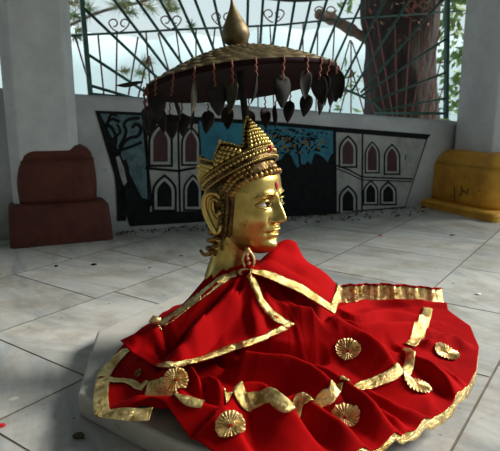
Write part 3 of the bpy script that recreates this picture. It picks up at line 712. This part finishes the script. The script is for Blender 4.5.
rows2 = np.array([catmull(r, 60) for r in rows2]); G2 = np.array([catmull(rows2[:, j], 50) for j in range(60)])
u_, v_ = np.meshgrid(np.linspace(0, 1, 60), np.linspace(0, 1, 50), indexing='ij')
wr = .012*(np.abs(np.sin(v_*7.5+u_*1.6+.4))**.8-.5)*np.sin(PI*np.clip(u_*1.2, 0, 1))*sstep(0, .2, v_); G2[..., 2] += wr
pf = MB().grid(G2).build('shoulder_panel', M['red'], cape); solid(pf, .0025)
def rim(G_, name, off=(0, -.003, .002)):
    G_ = G_+np.array(off)+RNG.randn(*G_.shape)*.0004; o = MB().grid(G_).build(name, M['gold'], cape); solid(o, .0012, 0); return o
rim(G2[:, 0:6], 'gold_edging')
rim(G2[54:60, 0:32], 'gold_edging', (.002, -.003, .002))
# back of the cape, falling behind the neck
cb = []
for a in np.linspace(math.radians(50), math.radians(105), 60):
    rw = []
    for r in np.linspace(.045, .25, 24):
        x, y = B2[0]+r*math.cos(a), B2[1]+.02+r*math.sin(a); rw.append((x, y, float(basez(x, y))+.010+.006*math.sin(a*19)*min(1, r*6)))
    cb.append(rw)
o = MB().grid(np.array(cb)).build('back_panel', M['red'], cape); solid(o, .0025)
# knot
kp = march(capez, [249], [270])[0]+np.array([0, -.006, .004])
kn = MB()
for i in range(3):
    kn.ball(kp+np.array([(-.012, .0, .015)[i], -.003*i, (.0, .006, -.004)[i]]), (.014, .012, .011), 16, 10)
kn.build('knot', M['red'], cape)
tf = ony(248, 250, kp[1]-.004); tb = ony(249, 268, kp[1]-.006)
kt = MB(); rows_ = []
for i, t_ in enumerate(np.linspace(0, 1, 12)):
    c_ = tb*(1-t_)+tf*t_; wd = .012*math.sin(PI*(t_*.86+.12))**.8
    rows_.append([(c_[0]+wd*k, c_[1]+.004*abs(k)-.003, c_[2]+.0) for k in np.linspace(-1, 1, 7)])
ko = kt.grid(np.array(rows_)).build('knot_end', M['red'], cape); solid(ko, .003)
ed = [np.array(r[0])+np.array([0, -.004, 0]) for r in rows_]+[np.array(rows_[-1][3])+np.array([0, -.004, .002])]+[np.array(r[-1])+np.array([0, -.004, 0]) for r in rows_[::-1]]
MB().tube(ed, .0032, 6).build('gold_edging', M['goldpale'], ko)
for k_ in (.3, .55, .78): MB().ball(tb*(1-k_)+tf*k_+np.array([.002*math.sin(k_*30), -.005, 0]), (.004, .003, .005), 8, 6).build('gold_edging', M['goldpale'], ko)
MB().ball(tf+np.array([0, -.004, 0]), (.006, .005, .007), 10, 8).build('gold_edging', M['goldpale'], ko)
mbn = MB()
for k in range(9):
    a = k/8*PI*1.1+.2; q = kp+np.array([.016*math.cos(a)-.004, -.012, .008*math.sin(a)-.004]); mbn.ball(q, (.004, .003, .003), 8, 6)
mbn.build('gold_edging', M['goldpale'], cape)
# ================================================================== BRASS HEAD
HO = Vector(ony(244.5, 200.5, BY)); PHI = math.radians(33)
HM = Matrix(((math.cos(PHI), math.sin(PHI), 0), (-math.sin(PHI), math.cos(PHI), 0), (0, 0, 1)))
def hw(q): return HO+HM @ Vector(q)
def HW(A):
    A = np.asarray(A, float); return A @ np.array(HM).T+np.array(HO)
root = empty('deity_head', hw((0, 0, -.2)), 'gilt brass deity head with beaded crown and red forehead mark facing right', 'statue')
zk = np.array([-.116, -.113, -.105, -.09, -.07, -.05, -.03, 0, .03, .055, .08, .10, .115, .122])
fk = np.array([.040, .058, .070, .077, .079, .080, .082, .083, .084, .081, .068, .048, .025, .0])
wk = np.array([.006, .020, .033, .046, .056, .063, .068, .071, .071, .068, .058, .042, .022, .002])
bk = np.array([.020, .010, .000, -.015, -.04, -.058, -.070, -.080, -.084, -.082, -.070, -.050, -.027, -.004])
def headsurf(nz_=170, nt_=200, grow=0.0):
    zz = -.116+(.238)*(.5-.5*np.cos(np.linspace(0, PI, nz_)))
    F_ = np.interp(zz, zk, fk); W_ = np.interp(zz, zk, wk); B_ = np.interp(zz, zk, bk)
    k = np.ones(5)/5
    sm = lambda a: np.convolve(np.pad(a, 2, 'edge'), k, 'valid')
    F_, W_, B_ = sm(F_), sm(W_), sm(B_)
    t = np.linspace(-PI, PI, nt_, endpoint=False); ct, st = np.cos(t), np.sin(t)
    e = 2/2.25
    cx = np.sign(ct)*abs(ct)**e; sy = np.sign(st)*abs(st)**e
    mid = (F_+B_)/2*.35+np.where(True, 0, 0)
    X_ = mid[:, None]+np.where(cx >= 0, (F_-mid)[:, None]*cx, (mid-B_)[:, None]*cx); Y_ = W_[:, None]*sy; Z_ = np.repeat(zz[:, None], nt_, 1)
    return X_, Y_, Z_
def gz(y, z, cy, cz, sy, sz): return np.exp(-((y-cy)/sy)**2-((z-cz)/sz)**2)
def face(X_, Y_, Z_):
    fr = sstep(.015, .05, X_); ay = abs(Y_); d = np.zeros_like(X_)
    # eye sockets, brows, lids
    d -= .0105*gz(ay, Z_, .022, .004, .015, .011)
    d -= .006*gz(ay, Z_, .013, .006, .007, .012)
    browz = .021+.006*np.sin(np.clip(ay/.052, 0, 1)*PI)-.004*(ay > .04)*(ay-.04)/.01
    d += .0040*np.exp(-((Z_-browz)/.0042)**2)*sstep(.006, .012, ay)*(1-sstep(.046, .058, ay))
    # nose
    ridge = np.interp(Z_, [-.048, -.043, -.038, -.030, -.015, .0, .014, .026], [0, .006, .0235, .0275, .0205, .0135, .0075, 0])
    wid = np.interp(Z_, [-.045, -.034, -.015, .01, .026], [.0125, .0115, .0085, .0075, .010])
    d += ridge*np.exp(-(ay/wid)**2*1.0)
    d += .0095*gz(ay, Z_, .0125, -.036, .0052, .0058)
    d -= .004*gz(ay, Z_, .0205, -.037, .005, .008)
    # philtrum, lips, chin
    d -= .002*gz(ay, Z_, 0, -.0475, .004, .004)
    d += .0065*gz(ay, Z_, .006, -.0555, .014, .0042)+.0045*gz(ay, Z_, 0, -.058, .022, .010)
    d += .0075*gz(ay, Z_, 0, -.0685, .0145, .0048)
    d -= .0070*gz(ay, Z_, 0, -.0620, .020, .0020)
    d -= .0030*gz(ay, Z_, .0245, -.062, .004, .005)
    d -= .0045*gz(ay, Z_, 0, -.078, .018, .0050)
    d += .0085*gz(ay, Z_, 0, -.095, .017, .0125)
    # cheeks
    d += .0045*gz(ay, Z_, .040, -.030, .018, .020)
    X2 = X_+d*fr
    Y2 = Y_*(1+.04*np.exp(-((Z_+.025)/.025)**2)*fr)
    # slope the jaw underside
    return X2, Y2, Z_
X_, Y_, Z_ = face(*headsurf())
mb = MB().grid(HW(np.stack([X_, Y_, Z_], 2)), closev=True)
nt_ = X_.shape[1]; mb.f.append(tuple(range(nt_))); mb.f.append(tuple((X_.shape[0]-1)*nt_+j for j in range(nt_)))
mb.build('face', M['brass'], root)
def headx(y, z):        # front surface at (y, z)
    k = int(np.argmin(abs(Z_[:, 0]-z))); row = Y_[k]; fr = np.where(X_[k] > .01)[0]; o = fr[np.argsort(row[fr])]
    return float(np.interp(y, row[o], X_[k][o]))
# neck
nk = [[(-.030+r*math.cos(a), r*math.sin(a), z) for a in np.linspace(0, 2*PI, 40, endpoint=False)] for r, z in ((.002, -.030), (.030, -.034), (.046, -.050))]
for t_ in np.linspace(0, 1, 16):
    z = -.075-.11*t_; r = np.interp(t_, [0, .3, .6, 1], [.052, .048, .049, .060]); cx_ = -.030-.014*t_
    nk.append([(cx_+r*1.0*math.cos(a), r*.95*math.sin(a), z) for a in np.linspace(0, 2*PI, 40, endpoint=False)])
MB().grid(HW(np.array(nk)), closev=True).build('neck', M['brass'], root)
# eyes with lids
for sg in (-1, 1):
    def ep(u, v):    # almond coordinates u along, v up
        y = sg*(.0305+u); z = .0015+v-.10*max(u, 0)*0-.02*u*1.0*0
        return Vector((headx(y, z), y, z))
    ew = MB(); rows_ = []
    for i in range(15):
        u = -.0175+.038*i/14; hh = .0088*max(math.sin(PI*i/14), .0)**.8
        rows_.append([tuple(hw(ep(u, hh*k*(1 if k > 0 else .72))+Vector((.0016+.0045*math.sin(PI*i/14)*(1-k*k), 0, 0)))) for k in np.linspace(-1, 1, 9)])
    eo = ew.grid(np.array(rows_)).build('eye', M['eyewhite'], root)
    c = hw(ep(-.001, .0008)+Vector((.0062, 0, 0)))
    n_ = Vector((1, sg*.30, 0)).normalized()
    MB().ball((0, 0, 0), (.0018, .0064, .0070), 16, 8, R3=np.array(HM @ Matrix.Rotation(sg*.29, 3, 'Z'))).build('pupil', M['black'], eo).location = c
    eo2 = eo.children[0]
    for up, m_, r_ in ((1, M['brass'], .0026), (-.72, M['brass'], .0022)):
        pts = []
        for i in range(19):
            u = -.0195+.043*i/18; hh = .0094*max(math.sin(PI*i/18), 0)**.8
            pts.append(hw(ep(u, hh*up)+Vector((.0030+.0035*math.sin(PI*i/18), 0, 0))))
        MB().tube(pts, [r_*(.5+.5*math.sin(PI*i/18)) for i in range(19)], 8).build('eyelid', m_, root)
    pts = []
    for i in range(19):
        u = i/18; y = sg*(.008+.046*u); z = .0185+.0085*math.sin(PI*min(u*.8+.08, 1))-.004*u
        pts.append(hw(Vector((headx(y, z)+.0008, y, z))))
    MB().tube(pts, [.0022*(.45+.55*math.sin(PI*i/18)) for i in range(19)], 8).build('eyebrow', M['brass'], root)
# tika
c = Vector((headx(0, .040)+.0006, 0, .040))
MB().ball(hw(c), (.0030, .0058, .0088), 14, 10, R3=np.array(HM)).build('forehead_mark', M['tika'], root)
# lips tinted dark
# ears
def earpt(q, sg): return hw(Vector((q[0], sg*q[1], q[2])))
for sg in (-1, 1):
    em = MB()
    outer = catmull([(-.014, .070, .012), (-.026, .078, .024), (-.042, .084, .020), (-.050, .085, .0), (-.046, .082, -.025), (-.036, .078, -.048), (-.026, .074, -.064), (-.018, .072, -.058), (-.016, .071, -.044)], 36)
    em.tube([earpt(q, sg) for q in outer], [.0045+.002*math.sin(PI*i/35) for i in range(36)], 10)
    inner = catmull([(-.020, .073, .006), (-.030, .078, .012), (-.038, .080, -.002), (-.034, .078, -.022), (-.026, .075, -.036)], 24)
    em.tube([earpt(q, sg) for q in inner], .0036, 8)
    em.ball(earpt((-.016, .073, -.018), sg), (.006, .005, .008), 12, 8)
    # hollow plate
    pts_o = [np.array(earpt(q, sg)) for q in outer]; cc = np.array(earpt((-.026, .066, -.015), sg))
    em.grid(np.array([[q for q in pts_o], [cc*.5+q*.5-np.array(HM @ Vector((0, sg*.003, 0))) for q in pts_o], [cc for q in pts_o]]))
    em.build('ear', M['brass'], root)
    # beaded earring and side locks
    rg = MB()
    for k in range(26):
        t_ = k/25; q = catmull([(.012, .070, .040), (.016, .070, .015), (.014, .069, -.01), (.008, .066, -.04), (-.002, .060, -.07)], 26)[k]
        rg.ball(earpt(q, sg), (.0055, .0055, .0048), 10, 7)
        q2 = q+np.array([-.011, .003, -.004]); rg.ball(earpt(q2, sg), (.0052, .0052, .0048), 10, 7)
        if k % 2 == 0: rg.ball(earpt(q+np.array([-.021, .004, -.008]), sg), (.005, .005, .005), 10, 7)
    rg.build('side_lock', M['darkbrass'], root)
    er = MB()
    for k in range(22):
        a = k*.9; t_ = k/21; c_ = np.array((-.034-.010*t_, .068, -.058-.055*t_))
        er.ball(earpt(c_+np.array([.010*math.cos(a), .008*math.sin(a), 0]), sg), (.0058, .0058, .0054), 10, 7)
    er.tube([earpt(q, sg) for q in catmull([(-.040, .070, -.106), (-.050, .072, -.116), (-.064, .072, -.118), (-.074, .070, -.110)], 10)], [.006, .006, .006, .0055, .005, .005, .0045, .004, .0035, .003], 8)
    er.build('earring', M['olddbrass'], root)
# hair cap behind the hairline
Xh, Yh, Zh = headsurf(90, 120)
sel = MB(); g_ = .005
P = np.stack([Xh*1.0, Yh, Zh], 2); c_ = np.array([-.01, 0, .01]); d = P-c_; P = P+d/np.linalg.norm(d, axis=2, keepdims=True)*g_
msk = (P[..., 0]*.105-(P[..., 2]-.075)*.09-.07*.105 < 0)|(P[..., 0] < -.03)
msk = ((P[..., 2]-.072) > (P[..., 0]-.066)*1.05)
msk &= (P[..., 2] > -.075)
idx = {}; fs = []
for i in range(89):
    for j in range(120):
        q4 = [(i, j), (i, (j+1) % 120), (i+1, (j+1) % 120), (i+1, j)]
        if all(msk[a] for a in q4): fs.append(tuple(idx.setdefault(a, len(idx)) for a in q4))
sel.add([tuple(HW(P[a])) for a in idx], fs); sel.build('hair', M['darkbrass'], root)
# hair curls along the hairline
hc = MB()
for sg in (-1, 1):
    line_ = catmull([(.080, .000, .072), (.074, .022, .070), (.060, .046, .064), (.042, .062, .054), (.026, .069, .040), (.016, .072, .024)], 13)
    for k, q in enumerate(line_):
        if sg > 0 and k == 0: continue
        o2 = earpt(q, sg); hc.ball(o2, (.0075, .0068, .0070), 12, 8)
        hc.ball(earpt(q+np.array([-.010, 0, .008]), sg), (.0066, .0066, .0062), 10, 7); hc.ball(earpt(q+np.array([-.017, .001, .016]), sg), (.0062, .0062, .0062), 10, 7); hc.ball(earpt(q+np.array([-.023, .000, .005]), sg), (.006, .006, .006), 10, 7)
hc.build('hair_curls', M['olddbrass'], root)
MB().ball(hw((-.062, 0, -.005)), (.036, .050, .050), 24, 16, R3=np.array(HM)).build('hair_bun', M['brass'], root)
# ---- crown
crown_t = math.radians(31); RC = np.array([-.012, 0, .062]); ax = np.array([math.cos(crown_t), 0, math.sin(crown_t)]); an = np.array([-math.sin(crown_t), 0, math.cos(crown_t)]); ay_ = np.array([0, 1.0, 0])
def cr_(t, h, k=1.0):   # ring angle from the front, height along the crown axis, flare
    lean = .10*h
    return RC+ax*(.089*k+lean*.2)*math.cos(t)+ay_*(.077*k)*math.sin(t)+an*h
def crown_h(t):
    t = abs((t+.16+PI) % (2*PI)-PI); pk = [(0, .088, .50), (1.02, .062, .42), (1.80, .058, .38), (2.60, .056, .38)]
    h = .030
    for c0, hh, w_ in pk: h = max(h, .034+(hh-.034)*max(0, 1-(abs(t-c0)/w_)**(1.7 if c0 == 0 else 1.3)))
    return h
band_ = MB(); P = []
for t_ in np.linspace(0, 2*PI, 120, endpoint=False):
    P.append([HW(cr_(t_, h, k)) for h, k in ((-.010, .97), (-.009, 1.03), (-.005, 1.05), (.000, 1.03), (.004, 1.03), (.010, 1.03), (.014, 1.06), (.018, 1.05), (.020, 1.0), (.018, .95))])
band_.grid(np.array(P), closeu=True)
bo = band_.build('crown_band', M['darkbrass'], root)
bd = MB()
for k in range(64):
    t_ = 2*PI*k/64; bd.ball(HW(cr_(t_, .007, 1.06)), (.0042, .0042, .0042), 8, 6)
for k in range(110):
    t_ = 2*PI*k/110; bd.ball(HW(cr_(t_, .0165, 1.07)), (.0024, .0024, .0024), 6, 5); bd.ball(HW(cr_(t_, -.0065, 1.06)), (.0024, .0024, .0024), 6, 5)
bd.build('beads', M['brass'], bo)
MB().ball(HW(cr_(.0, .008, 1.09)), (.005, .007, .007), 12, 8).build('red_stone', M['tika'], bo)
cw = MB(); P = []; Pi = []
NTc = 240
for k in range(NTc):
    t_ = 2*PI*k/NTc; h = crown_h(t_); P.append([HW(cr_(t_, .016+(h-.016)*u, 1.0+.02*math.sin(u*PI)-.06*u*u)) for u in np.linspace(0, 1, 12)]+[HW(cr_(t_, .016+(h-.016)*u, .95+.02*math.sin(u*PI)-.06*u*u)) for u in np.linspace(1, 0, 12)])
cw.grid(np.array(P), closeu=True)
wo = cw.build('crown_wall', M['darkbrass'], root)
bs = MB(); rimb = MB()
for c0, hh, w_ in [(s*a, b, c) for a, b, c in ((0, .088, .50), (1.02, .062, .42), (1.80, .058, .38), (2.60, .056, .38)) for s in ((1,) if a == 0 else (1, -1))]:
    for r_ in range(5 if c0 else 0):
        h = .026+(hh-.034)*(r_/5.0); n_ = max(1, 5-r_)
        for j in range(n_):
            t_ = c0-.16+((j-(n_-1)/2)*.155)
            bs.ball(HW(cr_(t_, h, 1.015-.05*(r_/5)**2)), (.0070-.0005*r_,)*3, 9, 7)
    bs.ball(HW(cr_(c0-.16, hh+.003, .955)), (.0035, .0035, .006), 8, 6)
for k in range(NTc//2):
    t_ = 2*PI*k/(NTc//2); rimb.ball(HW(cr_(t_, crown_h(t_), .945)), (.0030,)*3, 6, 5)
tag(bs.build('beads', M['brass'], wo), kind='stuff'); rimb.build('rim_beading', M['brass'], wo)
# front leaf ridges
fl_ = MB()
for tt in (-.30, -.20, -.10, 0, .10, .20, .30):
    nb = 8-int(abs(tt)*12)
    for k in range(nb):
        u = k/7.0; fl_.ball(HW(cr_(-.16+tt*1.25*(1-u*.75), .026+.058*u, 1.03-.05*u)), (.0062-.0022*u,)*3, 9, 7)
fl_.build('front_leaf_beads', M['brass'], wo)

# ================================================================== UMBRELLA
UC = Vector(ony(241.5, 83, BY+.01)); RU = .207
up = Vector((-.12, .125, 1)).normalized(); ux = Vector((1, 0, 0)); ux = (ux-up*ux.dot(up)).normalized(); uy = up.cross(ux)
UM = np.array([ux, uy, up])          # rows
def UW(A): return np.asarray(A, float) @ UM+np.array(UC)
umb = empty('umbrella', UC, 'small bronze ceremonial umbrella with hanging leaf pendants above the crown', 'umbrella')
NA, NRR = 288, 72; ROWS = 7; PER = 36; P = []
def domez(r): return .072*(1-(r/RU)**1.55)
for j in range(NA):
    a = 2*PI*j/NA; rw = []
    for i in range(NRR):
        u = i/(NRR-1); r = .022+(RU-.022)*u; rowf = u*ROWS; ri = min(int(rowf), ROWS-1); fr = rowf-ri
        sc_ = a/(2*PI)*PER+(.5 if ri % 2 else 0); fx = sc_-math.floor(sc_)-.5
        edge = fr-.55*(2*abs(fx))**2.2*.9
        hgt = .0075*max(0, min(1, .35+edge))*(1 if fr < .97 else .3)*(1-.35*abs(fx)*2)
        rw.append((r*math.cos(a), r*math.sin(a), domez(r)+hgt))
    P.append(rw)
MB().grid(UW(np.array(P)), closeu=True).build('canopy', M['umb'], umb)
P = []
for j in range(96):
    a = 2*PI*j/96; P.append([(r*math.cos(a), r*math.sin(a), z) for r, z in [(RU, .004), (RU+.002, -.002), (RU-.002, -.006)]+[(RU*q, domez(RU*q)*.45-.008) for q in (.95, .8, .6, .4, .2, .03)]])
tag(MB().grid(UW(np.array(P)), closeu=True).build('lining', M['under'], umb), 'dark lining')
fn = [(.034, .0), (.033, .006), (.022, .010), (.012, .012), (.011, .016), (.016, .019), (.026, .028), (.0305, .040), (.0290, .052), (.0225, .068), (.0150, .084), (.0085, .098), (.0045, .110), (.0025, .120), (.0008, .128)]
P = [[(r*math.cos(a), r*math.sin(a), .062+z*.95) for r, z in fn] for a in np.linspace(0, 2*PI, 40, endpoint=False)]
tag(MB().grid(UW(np.array(P)), closeu=True).build('finial', M['umb'], umb), 'drop shaped finial')
pb = Vector(HW(cr_(0.25, .05, .55)))
MB().tube([Vector(UW((0, 0, .06))), Vector(UW((0, 0, 0))), pb*.5+Vector(UW((0, 0, 0)))*.5, pb], .008, 10).build('pole', M['leaf'], umb)
def pendant_mesh(big):
    P = []; n = 15
    for i in range(n):
        t_ = i/(n-1); w_ = .0185*big*(math.sin(PI*min(1, t_**.62*1.0))**.75)*(1.12-.3*t_)
        z = -.056*big*t_+.006*big*math.exp(-(t_/.08)**2)*0
        P.append([(w_*k, -.007*big*math.sin(PI*t_)*(1-k*k), z+(.010*big*abs(k)*(1-t_)**3)) for k in np.linspace(-1, 1, 9)])
    return np.array(P)
NP_ = 30
for k in range(NP_):
    a = 2*PI*(k+.35+.22*math.sin(k*5.1))/NP_; b_ = Vector(UW((RU*1.0*math.cos(a), RU*1.0*math.sin(a), 0)))
    ln_ = .026+.016*RNG.rand(); top = b_+Vector((.003*RNG.randn(), .002*RNG.randn(), -ln_))
    if math.cos(a) > .9: ln_ = .018; top = b_+Vector((0, 0, -ln_))
    big = .82+.16*RNG.rand(); rz = RNG.rand()*2*PI; rx = RNG.randn()*.12; ry = RNG.randn()*.10
    Rm = Matrix.Rotation(rz if k % 3 else RNG.randn()*.4, 3, 'Z') @ Matrix.Rotation(rx, 3, 'X') @ Matrix.Rotation(ry, 3, 'Y')
    g3 = pendant_mesh(big); g3 = g3 @ np.array(Rm).T+np.array(top)
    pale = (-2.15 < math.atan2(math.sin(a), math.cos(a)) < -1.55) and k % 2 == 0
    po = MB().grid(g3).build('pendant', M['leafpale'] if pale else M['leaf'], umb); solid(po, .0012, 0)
    cpts = [Vector(UW(((RU+.0025)*math.cos(a), (RU+.0025)*math.sin(a), .006)))]
    for u in np.linspace(0, 1, 9): cpts.append(b_*(1-u)+top*u+Vector((math.cos(a)*.003+.0018*math.sin(u*17), math.sin(a)*.003, 0)))
    MB().tube(cpts, .0019, 5).build('wire', M['thread'], po)
# leaf flipped up on the rim at the left
g3 = pendant_mesh(.95) @ np.array(Matrix.Rotation(1.45, 3, 'X')).T @ np.array(Matrix.Rotation(1.35, 3, 'Z')).T
c_ = Vector(ony(139, 82, BY-.01)); po = MB().grid(g3+np.array(c_)).build('pendant', M['leaf'], umb); solid(po, .002, 0)
MB().tube([c_+Vector((.03, 0, .002)), Vector(UW((-RU*.985, -.02, .004)))], .0019, 5).build('wire', M['thread'], po)

# ================================================================== LITTER ON THE FLOOR
def crumb(px, py, s, m, name, label, cat, flat_=.35):
    c = onz(px, py); mb = MB(); n = 9; top = []; bot = []
    for j in range(n):
        a = 2*PI*j/n; r = s*(.6+.6*RNG.rand()); top.append((c[0]+r*math.cos(a), c[1]+r*.7*math.sin(a), s*flat_*(.5+.6*RNG.rand()))); bot.append((c[0]+r*.9*math.cos(a), c[1]+r*.63*math.sin(a), 0.0002))
    mb.grid(np.array([[(c[0], c[1], .0002)]*n, bot, top, [(c[0], c[1], s*flat_*1.1)]*n]), closev=True)
    return tag(mb.build(name, m, smooth=False), label, cat, {'leaf': 'dead leaves on the floor', 'pebble': 'dark pebbles on the floor', 'petal': 'fallen red petals', 'scrap': 'white scraps on the floor'}[cat])
crumb(79, 437, .016, M['debris'], 'dead_leaf', 'curled dead leaf on the floor in front of the slab', 'leaf')
crumb(56, 266.5, .008, M['black'], 'pebble', 'small dark pebble on the floor before the red painted foot', 'pebble', .7)
crumb(94, 265, .011, M['black'], 'pebble', 'black pebble on a marble slab at the left, larger of two', 'pebble', .6)
crumb(181, 256, .008, M['debris'], 'dead_leaf', 'tiny brown leaf scrap on the floor left of the earring', 'leaf')
crumb(150, 268, .006, M['debris'], 'dead_leaf', 'tiny brown crumb on the marble joint left of the head', 'leaf')
crumb(380, 236, .010, M['tika'], 'flower_petal', 'red petal on the floor below the painted arches', 'petal')
crumb(452, 235.5, .014, M['debris'], 'dead_leaf', 'dark dead leaf on the floor before the yellow painted foot', 'leaf')
crumb(479, 294.5, .011, M['debriswhite'], 'paper_scrap', 'white scrap lying on the floor right of the cloth', 'scrap')
crumb(1, 426, .010, M['tika'], 'flower_petal', 'dark red petal at the left edge of the floor', 'petal')
crumb(14, 399, .012, M['debriswhite'], 'paper_scrap', 'thin white scrap on the floor at the far left', 'scrap', .1)
# swept leaf litter along the foot of the parapet
mb = MB()
for i in range(420):
    s_ = wall_s(110)+(wall_s(425)-wall_s(110))*RNG.rand(); o_ = -.02-.22*RNG.rand()**2.2*(1.0 if s_ > 1 else .55)
    c = np.array(wp(s_, .003+.006*RNG.rand(), o_)); a = RNG.rand()*PI; s = .005+.011*RNG.rand(); d1 = np.array([math.cos(a), math.sin(a), .4*RNG.randn()])*s; d2 = np.array([-math.sin(a), math.cos(a), .4*RNG.randn()])*s*.5
    mb.add([c-d1, c-d2, c+d1, c+d2], [(0, 1, 2), (0, 2, 3)])
tag(mb.build('leaf_litter', M['debris'], smooth=False), 'scattered brown leaf litter along the foot of the painted parapet', 'litter', kind='stuff')

# ------------------------------------------------------------------ light: overcast day, soft sun from the open right side
w = bpy.data.worlds.new('world'); sc.world = w; w.use_nodes = True; nt = w.node_tree; N = nt.nodes; L = nt.links
bg = N['Background']; tc = N.new('ShaderNodeTexCoord'); sp = N.new('ShaderNodeSeparateXYZ'); L.new(tc.outputs['Generated'], sp.inputs[0])
cr = N.new('ShaderNodeValToRGB'); L.new(sp.outputs['Z'], cr.inputs['Fac'])
cr.color_ramp.elements[0].position = 0.0; cr.color_ramp.elements[0].color = (.62, .74, .75, 1)
cr.color_ramp.elements[1].position = .55; cr.color_ramp.elements[1].color = (.60, .76, .86, 1)
e = cr.color_ramp.elements.new(.12); e.color = (.66, .79, .80, 1)
L.new(cr.outputs['Color'], bg.inputs['Color']); bg.inputs['Strength'].default_value = 1.0
sun = bpy.data.lights.new('sun', 'SUN'); sun.energy = 6.2; sun.angle = math.radians(20); sun.color = (1, .96, .88)
so = bpy.data.objects.new('sun', sun); COL.objects.link(so)
sd = Vector((-.78, -.15, -.52)); so.rotation_euler = sd.to_track_quat('-Z', 'Y').to_euler()
sc.view_settings.view_transform = 'Standard'; sc.view_settings.look = 'None'; sc.view_settings.exposure = 0; sc.view_settings.gamma = 1; sc.view_settings.use_curve_mapping = False
